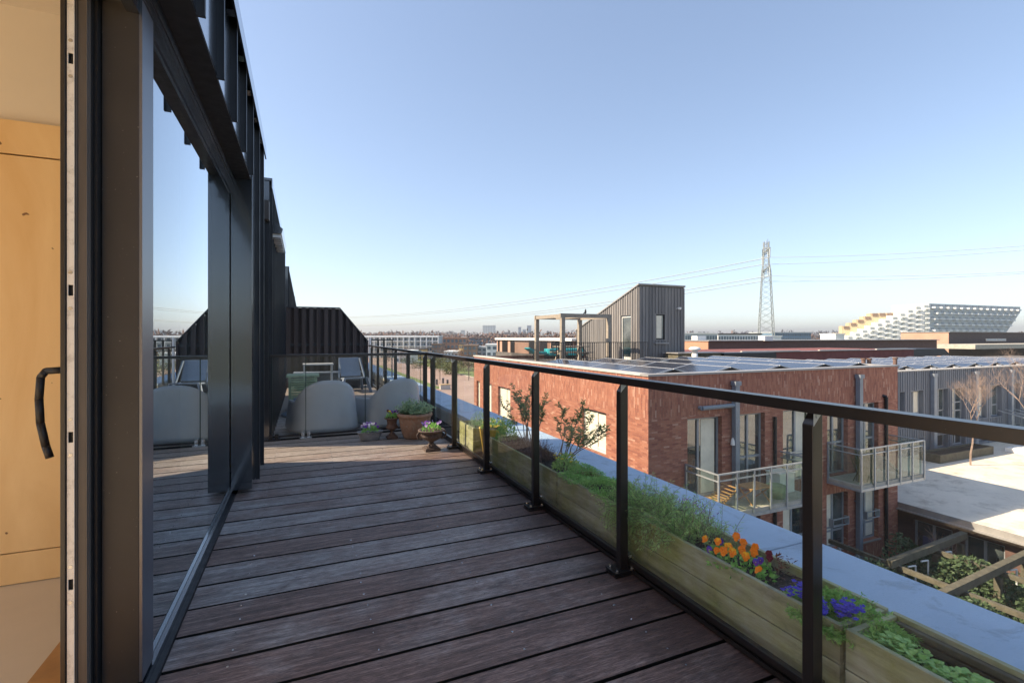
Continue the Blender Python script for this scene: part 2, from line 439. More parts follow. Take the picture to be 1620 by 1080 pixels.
# ------------------------------------------------------------------ mesh builder
OFF = {}
class MB:
    def __init__(s):
        s.v = []; s.f = []; s.m = []
    def add(s, vs, fs, m=0):
        b = len(s.v)
        s.v += [tuple(p) for p in vs]
        for f in fs:
            s.f.append(tuple(i + b for i in f)); s.m.append(m)
    def box(s, x0, x1, y0, y1, z0, z1, m=0):
        s.add([(x0, y0, z0), (x1, y0, z0), (x1, y1, z0), (x0, y1, z0), (x0, y0, z1), (x1, y0, z1), (x1, y1, z1), (x0, y1, z1)],
              [(0, 3, 2, 1), (4, 5, 6, 7), (0, 1, 5, 4), (1, 2, 6, 5), (2, 3, 7, 6), (3, 0, 4, 7)], m)
        return s
    def quad(s, a, b, c, d, m=0):
        s.add([a, b, c, d], [(0, 1, 2, 3)], m); return s
    def bar(s, p0, p1, w, h, m=0, up=(0, 0, 1)):
        p0 = Vector(p0); p1 = Vector(p1); d = (p1 - p0).normalized(); u = Vector(up)
        if abs(d.dot(u)) > 0.99: u = Vector((0, 1, 0))
        r = d.cross(u).normalized() * w / 2; u = r.cross(d).normalized() * h / 2
        vs = [p0 - r - u, p0 + r - u, p0 + r + u, p0 - r + u, p1 - r - u, p1 + r - u, p1 + r + u, p1 - r + u]
        s.add(vs, [(0, 1, 2, 3), (7, 6, 5, 4), (0, 4, 5, 1), (1, 5, 6, 2), (2, 6, 7, 3), (3, 7, 4, 0)], m)
        return s
    def cyl(s, p0, p1, r0, r1=None, n=8, m=0):
        r1 = r0 if r1 is None else r1
        p0 = Vector(p0); p1 = Vector(p1); d = (p1 - p0)
        if d.length < 1e-6: return s
        d.normalize(); u = Vector((0, 0, 1)) if abs(d.z) < 0.9 else Vector((1, 0, 0))
        a = d.cross(u).normalized(); b = d.cross(a)
        vs = []
        for i in range(n):
            t = 2 * math.pi * i / n; e = a * math.cos(t) + b * math.sin(t)
            vs.append(p0 + e * r0)
        for i in range(n):
            t = 2 * math.pi * i / n; e = a * math.cos(t) + b * math.sin(t)
            vs.append(p1 + e * r1)
        fs = [(i, (i + 1) % n, n + (i + 1) % n, n + i) for i in range(n)]
        fs.append(tuple(range(n - 1, -1, -1))); fs.append(tuple(range(n, 2 * n)))
        s.add(vs, fs, m); return s
    def tube(s, pts, r, n=6, m=0):
        for a, b in zip(pts[:-1], pts[1:]):
            s.cyl(a, b, r, None, n, m)
        return s
    def prism(s, poly, d, m=0):
        """poly: 3D points in one plane, d: extrusion vector"""
        n = len(poly); d = Vector(d)
        vs = [Vector(p) for p in poly] + [Vector(p) + d for p in poly]
        fs = [tuple(range(n - 1, -1, -1)), tuple(range(n, 2 * n))] + [(i, (i + 1) % n, n + (i + 1) % n, n + i) for i in range(n)]
        s.add(vs, fs, m); return s
    def lathe(s, prof, c=(0, 0, 0), n=24, m=0, sx=1, sy=1):
        vs = []
        for (r, z) in prof:
            for i in range(n):
                t = 2 * math.pi * i / n
                vs.append((c[0] + r * math.cos(t) * sx, c[1] + r * math.sin(t) * sy, c[2] + z))
        fs = []
        for j in range(len(prof) - 1):
            for i in range(n):
                a = j * n + i; b = j * n + (i + 1) % n
                fs.append((a, b, b + n, a + n))
        s.add(vs, fs, m); return s
    def leaf(s, p, d, L, W, m=0, nrm=None, fold=0.0):
        p = Vector(p); d = Vector(d).normalized()
        nn = nrm or Vector((random.gauss(0, 1), random.gauss(0, 1), random.gauss(0.6, 1)))
        r = d.cross(nn)
        if r.length < 1e-4: r = Vector((1, 0, 0))
        r.normalize(); dn = r.cross(d).normalized() * -0.18 * L
        a = p; b = p + d * L * 0.45 + r * W / 2; c = p + d * L + dn; e = p + d * L * 0.45 - r * W / 2
        s.add([a, b, c, e], [(0, 1, 2, 3)], m); return s
    def build(s, name, mats, parent=None, loc=None, smooth=False, bevel=0.0, world=None):
        me = bpy.data.meshes.new(name)
        off = Vector((0, 0, 0))
        if parent is not None: off = OFF.get(parent.name, Vector((0, 0, 0)))
        elif loc is not None: off = Vector(loc)
        me.from_pydata([(v[0] - off.x, v[1] - off.y, v[2] - off.z) for v in s.v], [], s.f)
        if not isinstance(mats, (list, tuple)): mats = [mats]
        for mm in mats: me.materials.append(M[mm] if isinstance(mm, str) else mm)
        if len(mats) > 1: me.polygons.foreach_set('material_index', s.m)
        if smooth: me.polygons.foreach_set('use_smooth', [True] * len(me.polygons))
        me.update()
        o = bpy.data.objects.new(name, me)
        COL.objects.link(o)
        if parent is not None: o.parent = parent
        elif loc is not None: o.location = loc
        OFF[o.name] = off
        if bevel:
            bm = o.modifiers.new('bevel', 'BEVEL'); bm.width = bevel; bm.segments = 2; bm.limit_method = 'ANGLE'
        if smooth:
            pass
        return o

def tag(o, label, cat, group=None):
    o['label'] = label; o['category'] = cat
    if group: o['group'] = group
    return o
def thing(name, label, cat, loc=(0, 0, 0), group=None, local=False):
    e = bpy.data.objects.new(name, None); COL.objects.link(e)
    e.location = loc; e.empty_display_size = 0.2
    OFF[e.name] = Vector((0, 0, 0)) if local else Vector(loc)
    return tag(e, label, cat, group)
def struct(o):
    o['kind'] = 'structure'; return o
def copy_tree(o, parent=None):
    c = o.copy(); COL.objects.link(c)
    if parent is not None: c.parent = parent
    for ch in list(o.children): copy_tree(ch, c)
    return c

def wall(mb, axis, pos, a0, a1, z0, z1, openings, depth, bands=None, inward=1, rev=0):
    """flat wall on plane axis=pos with real openings and reveals; openings (a0,a1,z0,z1); bands: list (z0,z1,mat)"""
    us = sorted({a0, a1, *[o[0] for o in openings], *[o[1] for o in openings]})
    zs = sorted({z0, z1, *[o[2] for o in openings], *[o[3] for o in openings], *[b[0] for b in (bands or [])], *[b[1] for b in (bands or [])]})
    us = [u for u in us if a0 <= u <= a1]; zs = [z for z in zs if z0 <= z <= z1]
    P = (lambda u, z, d=0: (pos + d * inward, u, z)) if axis == 'x' else (lambda u, z, d=0: (u, pos + d * inward, z))
    for i in range(len(us) - 1):
        for j in range(len(zs) - 1):
            uc = (us[i] + us[i + 1]) / 2; zc = (zs[j] + zs[j + 1]) / 2
            if any(o[0] < uc < o[1] and o[2] < zc < o[3] for o in openings): continue
            mt = 0
            for b in (bands or []):
                if b[0] < zc < b[1]: mt = b[2]
            mb.quad(P(us[i], zs[j]), P(us[i + 1], zs[j]), P(us[i + 1], zs[j + 1]), P(us[i], zs[j + 1]), mt)
    for (p, q, r, t) in openings:
        mb.quad(P(p, r), P(p, t), P(p, t, depth), P(p, r, depth), rev)
        mb.quad(P(q, r), P(q, t), P(q, t, depth), P(q, r, depth), rev)
        mb.quad(P(p, t), P(q, t), P(q, t, depth), P(p, t, depth), rev)
        mb.quad(P(p, r), P(q, r), P(q, r, depth), P(p, r, depth), rev)

def window(root, axis, pos, a0, a1, z0, z1, inward=1, fm='winframe', mull=(), trans=(), fw=0.06, pane='pane', curtain=None, d=0.14):
    """window frame as a part, its glazing as a sub-part; pos is the wall plane, the frame sits d inside it"""
    f = MB()
    def bx(u0, u1, q0, q1, e0, e1, mb=f):
        lo, hi = sorted((pos + inward * e0, pos + inward * e1))
        if axis == 'x': mb.box(lo, hi, u0, u1, q0, q1)
        else: mb.box(u0, u1, lo, hi, q0, q1)
    bx(a0, a0 + fw, z0, z1, d, d + 0.06); bx(a1 - fw, a1, z0, z1, d, d + 0.06)
    bx(a0 + fw, a1 - fw, z0, z0 + fw, d, d + 0.06); bx(a0 + fw, a1 - fw, z1 - fw, z1, d, d + 0.06)
    for q in mull: bx(a0 + (a1 - a0) * q - fw * 0.6, a0 + (a1 - a0) * q + fw * 0.6, z0 + fw, z1 - fw, d - 0.006, d + 0.05)
    for q in trans: bx(a0 + fw, a1 - fw, z0 + (z1 - z0) * q - fw / 2, z0 + (z1 - z0) * q + fw / 2, d + 0.004, d + 0.056)
    w = f.build('window', fm, root)
    g = MB(); bx(a0 + fw * 0.5, a1 - fw * 0.5, z0 + fw * 0.5, z1 - fw * 0.5, d + 0.03, d + 0.036, g)
    g.build('pane', pane, w)
    if curtain:
        c = MB(); bx(a0 + (a1 - a0) * curtain[0], a0 + (a1 - a0) * curtain[1], z0 + fw + 0.02, z1 - fw - 0.02, d + 0.022, d + 0.026, c)
        c.build('curtain', 'curtain', w)
    return w

# ================================================================== SETTING
gm = MB(); gm.quad((-4000, -4000, -9), (4000, -4000, -9), (4000, 4000, -9), (-4000, 4000, -9))
struct(gm.build('ground', 'ground'))
# ------------------------------------------------------------------ terrace deck
WX = -0.565      # outer line of the glazing sill
dk = MB()
j = -16
while True:
    y0 = PL0 + j * PLW; y1 = y0 + PLW
    if y0 > 7.42: break
    xr = 1.86
    x0 = -0.56 if y1 < 6.2 else -4.0
    if y1 >= 6.2: x0 = -4.0
    dz = random.uniform(-0.0015, 0.0015)
    y1c = min(y1, 7.5)
    dk.box(x0, xr, y0 + 0.010, y1c - 0.010, -0.032 + dz, dz)
    for sx in (-0.30, 0.32, 0.94, 1.55):
        for sy in (0.06, PLW - 0.06):
            if y0 + sy < 7.4:
                dk.cyl((sx + random.uniform(-.012, .012), y0 + sy, dz), (sx + random.uniform(-.012, .012) * 0, y0 + sy, dz + 0.0012), 0.0042, None, 8, 1)
    j += 1
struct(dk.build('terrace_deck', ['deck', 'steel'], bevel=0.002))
b = MB(); b.box(-0.56, 1.93, -1.8, 7.45, -0.12, -0.05); b.box(-4, -0.56, 6.25, 7.45, -0.12, -0.05)
struct(b.build('deck_base', 'earthdark'))
# far terrace floor of the neighbour
b = MB()
for q in range(30):
    y0 = 7.62 + q * 0.262
    b.box(-0.40, 1.86, y0 + 0.006, y0 + 0.256, -0.03, 0)
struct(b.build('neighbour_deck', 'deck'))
# ------------------------------------------------------------------ own apartment block
apt = thing('apartment_building', 'dark clad apartment block along the left side of the terrace with sliding glass doors', 'building', (-0.6, 2, 0))
b = MB()
b.box(-4.9, -0.60, -8, 6.24, 3.42, 3.60); b.box(-8, -4.9, -8, -2.8, 3.42, 3.60); b.box(-8, -4.9, 3.6, 6.24, 3.42, 3.60)   # roof with an added, unseen opening that brightens the room with sun
b.box(-1.6, -0.60, 7.52, 9.7, 3.42, 3.60); b.box(-8, -0.60, 9.7, 13.2, 3.42, 3.60)
b.box(-8, -0.60, 16.7, 27, 3.42, 3.60)
b.box(-8, -0.60, 29, 40, 3.42, 3.60)
b.build('roof', 'roof', apt)
FX = -0.437
def clad_run(y0, y1, zlo, x=FX, fins=True, phase=3.13, pitch=0.58):
    m = MB(); m.box(-0.598, x, y0, y1, zlo, 3.60)
    m.build('cladding', 'clad', apt)
    yy = phase
    while yy > y0: yy -= pitch
    while fins and yy < y1:
        if yy > y0 + 0.02:
            q = MB()
            q.box(x, x + 0.032, yy - 0.007, yy + 0.007, zlo - 0.02, 3.575)
            q.box(x + 0.032, x + 0.037, yy - 0.020, yy + 0.007, zlo - 0.02, 3.575)
            q.build('standing_seam', 'clad_fin', apt)
        yy += pitch
def coping_run(y0, y1):
    m = MB(); m.box(-0.75, -0.385, y0, y1, 3.60, 3.635); m.box(-0.398, -0.385, y0, y1, 3.50, 3.60)
    m.build('roof_edge_trim', 'clad', apt)
clad_run(-8, 5.06, 2.90)                                 # parapet band over the doors
clad_run(5.06, 6.25, 0.05, x=-0.430)
coping_run(-8, 6.30)
m = MB(); m.box(-8, -0.43, 6.225, 6.25, 0.0, 3.6); m.build('side_wall', 'clad', apt)
# soffit and door lintel
m = MB()
m.box(-0.60, -0.440, -8, 5.06, 2.893, 2.93)
m.build('soffit', 'blacksoft', apt)
m = MB()
m.box(-0.66, -0.580, -8, 5.06, 2.80, 2.892); m.box(-0.64, -0.598, -8, 5.06, 2.735, 2.80)
m.box(-0.600, -0.572, -8, 5.06, 2.822, 2.838); m.box(-0.580, -0.566, -8, 5.06, 2.875, 2.892)
m.build('door_head', 'clad', apt)
# fixed glazing
fg = MB()
fg.box(-0.72, -0.600, 2.37, 2.530, 0.07, 2.80)           # stout jamb next to the opening
fj = fg.build('fixed_window', 'frame', apt, bevel=0.002)
m = MB(); m.box(-0.600, -0.590, 2.372, 2.528, 0.07, 2.80); m.build('frame_face', 'frameface', fj)
m = MB(); m.box(-0.612, -0.604, 2.530, 5.06, 0.07, 2.735); m.build('pane', 'bigglass', fj)
m = MB(); m.box(-0.66, -0.585, 2.37, 5.06, 0.0, 0.055); m.box(-0.625, -0.595, 2.53, 5.06, 0.055, 0.085)
m.build('bottom_rail', 'clad', fj)
m = MB(); m.box(-0.585, -0.562, -1.8, 5.06, -0.03, 0.02); m.build('sill', 'blacksoft', apt)
# sliding leaf standing behind the fixed pane, its edge with the lock strip faces us
sl_ = MB(); 
sl_.box(-0.732, -0.722, 2.335, 2.42, 0.1, 3.2)            # black seal
sl_.box(-0.747, -0.733, 2.318, 2.42, 0.1, 3.2)
k_ = sl_.build('door_seal', 'blacksoft', apt)
m = MB(); m.box(-0.775, -0.7355, 2.300, 2.44, 0.12, 3.2); m.box(-0.7735, -0.770, 2.293, 2.301, .12, 3.2); m.box(-0.742, -0.739, 2.293, 2.301, .12, 3.2)
leafm = m.build('sliding_door', 'sash', apt, bevel=0.002)
# lock strip with keeper holes (real rectangular holes)
x0s, x1s = -0.797, -0.776
zz = [0.17]
holes = [2.475, 1.62, 1.098 - 0.02, 0.535]
m = MB(); m2 = MB()
prev = 0.17
for hz in sorted(holes):
    m.box(x0s, x1s, 2.290, 2.296, prev, hz - 0.020)
    m.box(x0s, x0s + 0.003, 2.290, 2.296, hz - 0.020, hz + 0.020)
    m.box(x1s - 0.003, x1s, 2.290, 2.296, hz - 0.020, hz + 0.020)
    prev = hz + 0.020
m.box(x0s, x1s, 2.290, 2.296, prev, 3.2)
st = m.build('lock_strip', 'strip', leafm)
for hz in holes:
    for dzz in (-0.066, 0.066):
        q = MB(); q.cyl(((x0s + x1s) / 2, 2.290, hz + dzz), ((x0s + x1s) / 2, 2.2885, hz + dzz), 0.0065, None, 14)
        q.cyl(((x0s + x1s) / 2, 2.2885, hz + dzz), ((x0s + x1s) / 2, 2.288, hz + dzz), 0.002, None, 6)
        q.build('screw', 'steel', leafm)
m = MB(); m.box(-0.80, -0.775, 2.304, 2.44, 0.12, 3.2); m.build('groove', 'blacksoft', leafm)
m = MB(); m.box(-0.815, -0.800, 2.285, 2.44, 0.12, 3.2); m.build('inner_stile', 'rail', leafm, bevel=0.0015)
m = MB(); m.box(-0.79, -0.74, 2.44, 5.0, 0.0, 3.1); m.build('dark_panel', 'blacksoft', leafm)  # black sheet standing in for the dim room behind the glass
# pull handle
m = MB()
hp = [(-0.815, 2.335, 1.325), (-0.873, 2.335, 1.322), (-0.888, 2.335, 1.30), (-0.893, 2.335, 1.22), (-0.889, 2.335, 1.13), (-0.874, 2.335, 1.045), (-0.862, 2.335, 1.00)]
for a, c in zip(hp[:-1], hp[1:]): m.cyl(a, c, 0.0125, None, 12)
for a in hp[1:-1]: m.lathe([(0.0, -0.0125), (0.009, -0.009), (0.0125, 0), (0.009, 0.009), (0.0, 0.0125)], a, 12)
m.build('handle', 'blacksoft', leafm, smooth=True)
# far side of the block: wall left out, added opening to brighten the room
for q in [(-8, -7.8, 3.8, 6.22, 0, 3.42), (-8, -0.61, 3.80, 3.95, 0, 3.42), (-8, -0.6, -8, -3.0, -0.2, 3.42), (-8, -0.43, 6.20, 6.224, 0, 3.42), (-0.72, -0.605, 3.95, 6.2, 2.8, 3.42)]:
    m = MB(); m.box(*q); m.build('inner_wall', 'cream', apt)
m = MB(); m.box(-4.9, -0.9, -3, 3.8, 3.40, 3.418); m.build('ceiling', 'cream', apt)
m = MB(); m.box(-1.03, -0.83, 3.74, 3.80, 0, 3.4); m.box(-0.83, -0.74, 3.5, 3.78, 0, 3.1); m.build('added_dark_end', 'blacksoft', apt)  # added dark wall end, keeps the view behind the glass dark
# volumes further along
clad_run(7.5, 13.15, 0.0, x=-0.425, phase=7.62, pitch=0.36)
coping_run(7.48, 13.2)
clad_run(16.7, 27, 0.0, x=-0.425, phase=16.8, pitch=0.4); coping_run(16.68, 27)
clad_run(29, 40, 0.0, x=-0.425, phase=29.1, pitch=0.5); coping_run(29, 40)
m = MB(); m.box(-1.6, -0.60, 7.5, 9.7, 0, 3.42); m.box(-8, -0.60, 9.7, 13.15, 0, 3.42); m.box(-8, -0.6, 16.7, 27, 0, 3.42); m.box(-8, -0.6, 29, 40, 0, 3.42)  # unseen rear of the next volume cut back so sun reaches the deck
m.box(-8, -4.0, 6.25, 7.5, -0.1, 0.25); m.box(-8, -3, 13.15, 16.7, 0, 1.2); m.box(-8, -3, 27, 29, 0, 1.2)
m.box(-8, 2.80, -8, 60, -9, -0.13)
m.build('body', 'clad', apt)
m = MB(); m.box(-0.56, -0.42, 7.37, 7.499, 3.04, 3.30); m.box(-0.54, -0.44, 7.39, 7.48, 3.03, 3.04)
tag(m.build('wall_lamp', 'frame', loc=(-0.49, 7.45, 3.04), bevel=0.004), 'small dark box wall lamp high on the end of the next clad volume', 'lamp')
aw = thing('awning_cassette', 'dark awning box with ribbed underside on the neighbour facade below the roof edge', 'awning', (-0.4, 8.5, 2.9))
m = MB(); m.prism([(-0.425, 7.75, 3.13), (-0.425, 7.75, 2.93), (-0.28, 7.75, 2.93), (-0.26, 7.75, 3.0)], (0, 1.5, 0)); m.build('cassette', 'clad', aw)
for q in range(9):
    m = MB(); m.box(-0.42, -0.29, 7.80 + q * 0.165, 7.86 + q * 0.165, 2.88, 2.93); m.build('rib', 'alu', aw)

# indoors
pw = thing('plywood_wall', 'warm birch plywood cupboard wall seen through the open door at far left', 'wall unit', (-3, 3.77, 0))
m = MB(); m.box(-7.8, -1.035, 3.755, 3.80, 0.19, 2.505); m.build('panel', 'ply', pw)
m = MB(); m.box(-7.8, -1.035, 3.755, 3.80, 2.515, 2.71); m.build('top_panel', 'ply', pw)
m = MB(); m.box(-7.8, -1.035, 3.758, 3.80, 0.005, 0.183); m.build('plinth', 'ply', pw)
m = MB(); m.box(-7.8, -1.04, 3.78, 3.801, 0.0, 2.7); m.build('carcass', 'earthdark', pw)
m = MB(); m.box(-7.9, -1.06, -3, 3.8, -0.05, 0.0)
struct(m.build('room_floor', 'screed'))
m = MB(); m.box(-1.058, -0.80, -3, 3.3, -0.05, 0.004)
struct(m.build('door_threshold', 'oak'))

# ------------------------------------------------------------------ parapet coping beyond the planters
cp = MB()
jn = [-3, -0.35, 1.98, 4.3, 6.75, 9.2, 11.7, 14.2, 17, 20, 24, 30, 40, 60]
for a, c in zip(jn[:-1], jn[1:]):
    cp.box(2.27, 2.84, a + 0.004, c - 0.004, 0.16, 0.22)
o = cp.build('parapet_coping', 'coping', bevel=0.006, loc=(2.5, 5, 0))
tag(o, 'blue grey parapet cap running along the outer terrace edge behind the planters', 'parapet')
m = MB(); m.box(2.30, 2.80, -3, 60, -0.129, 0.16); m.box(2.265, 2.845, -3, 60, 0.10, 0.152)
m.build('parapet_wall', 'concrete', o)
m = MB(); m.box(1.95, 2.30, -1.8, 60, -0.128, -0.06); 
struct(m.build('gutter', 'earthdark'))

# ------------------------------------------------------------------ railings
RX = 1.806
def rail_post(root, x, y, zb=0.0):
    m = MB()
    m.prism([(x - 0.028, y - 0.022, 0.02 + zb), (x + 0.028, y - 0.022, 0.02 + zb), (x + 0.028, y - 0.022, 1.157), (x + 0.004, y - 0.022, 1.157), (x - 0.028, y - 0.022, 1.112)], (0, 0.044, 0))
    p = m.build('post', 'rail', root, bevel=0.0025)
    m = MB(); m.box(x - 0.085, x + 0.06, y - 0.055, y + 0.055, zb + 0.0, zb + 0.008); m.box(x - 0.082, x + 0.057, y - 0.052, y + 0.052, zb + 0.010, zb + 0.018)
    m.box(x - 0.085, x + 0.06, y - 0.055, y + 0.055, zb + 0.020, zb + 0.030)
    m.build('base_plate', 'rail', p, bevel=0.0015)
    for sx in (-0.062, 0.042):
        for sy in (-0.038, 0.038):
            q = MB(); q.cyl((x + sx, y + sy, zb + 0.03), (x + sx, y + sy, zb + 0.036), 0.011, None, 12); q.cyl((x + sx, y + sy, zb + 0.036), (x + sx, y + sy, zb + 0.046), 0.0085, 0.007, 6)
            q.build('bolt', 'steel', p)
    q = MB(); q.box(x + 0.028, x + 0.05, y - 0.016, y + 0.016, 0.085, 0.12); q.cyl((x + 0.028, y - 0.03, 0.1), (x + 0.05, y - 0.03, 0.1), 0.009, None, 10)
    q.build('glass_clamp', 'steel', p)
    q = MB(); q.prism([(x - 0.026, y - 0.024, 1.156), (x + 0.02, y - 0.024, 1.156), (x - 0.026, y - 0.024, 1.108)], (0, 0.0015, 0)); q.cyl((x - 0.008, y - 0.024, 1.143), (x - 0.008, y - 0.0265, 1.143), 0.006, None, 10)
    q.build('bracket', 'galv', p)
def glass_panel(root, x, y0, y1):
    m = MB(); m.box(x - 0.005, x + 0.005, y0, y1, 0.07, 1.155)
    g = m.build('glass_panel', 'railglass', root)
    m = MB(); m.box(x - 0.0052, x + 0.0052, y0 - 0.0015, y0, 0.07, 1.155); m.box(x - 0.0052, x + 0.0052, y1, y1 + 0.0015, 0.07, 1.155)
    m.build('glass_edge', 'glassedge', g)
R1 = thing('glass_railing', 'long dark metal railing with clear glass panels in front of the planter boxes', 'railing', (RX, 3, 0))
m = MB(); m.box(RX - 0.030, RX + 0.034, -1.8, 7.58, 1.157, 1.200); m.box(RX + 0.045, RX + 0.047, -1.8, -1.79, 1.15, 1.157)
m.build('handrail', 'rail', R1, bevel=0.004)
ys = [-1.14, 0.06, 1.262, 2.477, 3.69, 4.885, 6.09, 7.24]
for y in ys: rail_post(R1, RX, y)
for a, c in zip(ys[:-1], ys[1:]): glass_panel(R1, RX + 0.055, a + 0.068, c + 0.052)
glass_panel(R1, RX + 0.055, 7.305, 7.50)
m = MB(); m.box(RX + 0.040, RX + 0.070, -1.8, 7.5, 0.040, 0.075); m.build('bottom_rail', 'rail', R1, bevel=0.003)
m = MB(); m.box(RX + 0.036, RX + 0.045, -1.8, 7.5, 0.008, 0.030); m.box(RX + 0.066, RX + 0.075, -1.8, 7.5, 0.010, 0.028); m.build('gutter_edge', 'rail', R1)

R2 = thing('glass_divider', 'glass divider with slim dark top bar closing the far end of the terrace', 'railing', (0.7, 7.55, 0))
m = MB(); m.box(-0.42, RX - 0.032, 7.53, 7.575, 1.160, 1.195); m.build('handrail', 'rail', R2, bevel=0.003)
xs = [-0.40, 0.04, 0.86, 1.70]
for a, c in zip(xs[:-1], xs[1:]):
    m = MB(); m.box(a + 0.006, c - 0.006, 7.545, 7.555, 0.06, 1.158); g = m.build('glass_panel', 'railglass', R2)
    m = MB(); m.box(c - 0.006, c - 0.001, 7.5445, 7.5555, 0.06, 1.158); m.box(a + 0.001, a + 0.006, 7.5445, 7.5555, 0.06, 1.158); m.build('glass_edge', 'glassedge', g)
m = MB(); m.box(-0.40, 1.72, 7.54, 7.56, 0.035, 0.06); m.build('bottom_rail', 'rail', R2)
for x in (-0.37, 0.04, 0.86):
    m = MB(); m.box(x - 0.06, x - 0.015, 7.50, 7.60, 0.0, 0.09); m.box(x + 0.015, x + 0.06, 7.50, 7.60, 0.0, 0.09); m.box(x - 0.08, x + 0.08, 7.47, 7.62, 0.0, 0.02)
    m.cyl((x - 0.038, 7.50, 0.05), (x - 0.038, 7.485, 0.05), 0.018, None, 10); m.cyl((x + 0.038, 7.50, 0.05), (x + 0.038, 7.485, 0.05), 0.018, None, 10)
    m.build('clamp', 'steel' if x > 0 else 'rail', R2, bevel=0.002)

R3 = thing('neighbour_railing', 'dark metal and glass railing of the next terrace beyond the divider', 'railing', (RX, 11, 0))
m = MB(); m.box(RX - 0.025, RX + 0.03, 7.60, 14.8, 1.157, 1.197); m.build('handrail', 'rail', R3)
ys3 = [7.72, 9.09, 10.43, 11.77, 13.05, 14.3]
for y in ys3:
    m = MB(); m.prism([(RX - 0.03, y - 0.025, 0.0), (RX + 0.03, y - 0.025, 0.0), (RX + 0.03, y - 0.025, 1.157), (RX + 0.0, y - 0.025, 1.157), (RX - 0.03, y - 0.025, 1.11)], (0, 0.05, 0))
    m.build('post', 'rail', R3)
for a, c in zip(ys3[:-1], ys3[1:]):
    m = MB(); m.box(RX + 0.05, RX + 0.06, a + 0.06, c + 0.04, 0.07, 1.155); m.build('glass_panel', 'railglass', R3)
m = MB(); m.box(RX + 0.04, RX + 0.07, 7.6, 14.6, 0.04, 0.07); m.build('bottom_rail', 'rail', R3)

# ------------------------------------------------------------------ slatted privacy screen
SC = thing('privacy_screen', 'dark brown slatted timber screen with sloping top at the end of the neighbour terrace', 'fence', (0.6, 14.9, 0))
def ztop(x): return 2.27 if x < 0.98 else 2.27 - (x - 0.98) * 1.22
q = 0
x = -0.42
while x < 1.76:
    fy = 14.84 if q % 2 == 0 else 14.93
    x1 = min(x + 0.105, 1.78)
    m = MB(); m.prism([(x, fy, 0.02), (x1, fy, 0.02), (x1, fy, ztop(x1) - 0.02), (x, fy, ztop(x) - 0.02)], (0, 0.022, 0))
    m.build('board', 'batten_dark', SC)
    x += 0.098; q += 1
m = MB()
for z in (0.25, 1.18): m.box(-0.42, 1.78, 14.875, 14.92, z, z + 0.07)
m.bar((-0.42, 14.9, 2.27), (0.98, 14.9, 2.27), 0.14, 0.03); m.bar((0.98, 14.9, 2.27), (1.78, 14.9, ztop(1.78)), 0.14, 0.03)
m.build('frame', 'clad_fin', SC)
m = MB(); m.box(-0.41, 1.77, 14.956, 14.962, 0.02, 1.25); m.prism([(-0.41, 14.956, 1.25), (1.77, 14.956, 1.25), (0.98, 14.956, 2.2), (-0.41, 14.956, 2.2)], (0, 0.006, 0)); m.build('backing', 'earthdark', SC)
m = MB(); m.cyl((1.83, 14.85, 0), (1.83, 14.85, 1.42), 0.03, None, 8)
tag(m.build('standpipe', 'white', loc=(1.83, 14.85, 0)), 'thin white pipe standing at the low end of the slatted screen', 'pipe')
R4 = thing('parapet_divider', 'small glass divider with a dark frame standing across the parapet past the screen', 'railing', (2.2, 14.95, 0))
m = MB(); m.box(1.85, 2.5, 14.93, 14.97, 1.33, 1.36)
for x in (1.86, 2.47): m.box(x, x + 0.03, 14.93, 14.97, 0.2, 1.33)
m.build('frame', 'rail', R4)
for x in (2.05, 2.22):
    m = MB(); m.box(x, x + 0.05, 14.94, 14.96, 0.22, 1.33); m.build('post', 'rail', R4)
m = MB(); m.box(1.89, 2.47, 14.945, 14.955, 0.22, 1.33); m.build('glass_panel', 'railglass', R4)

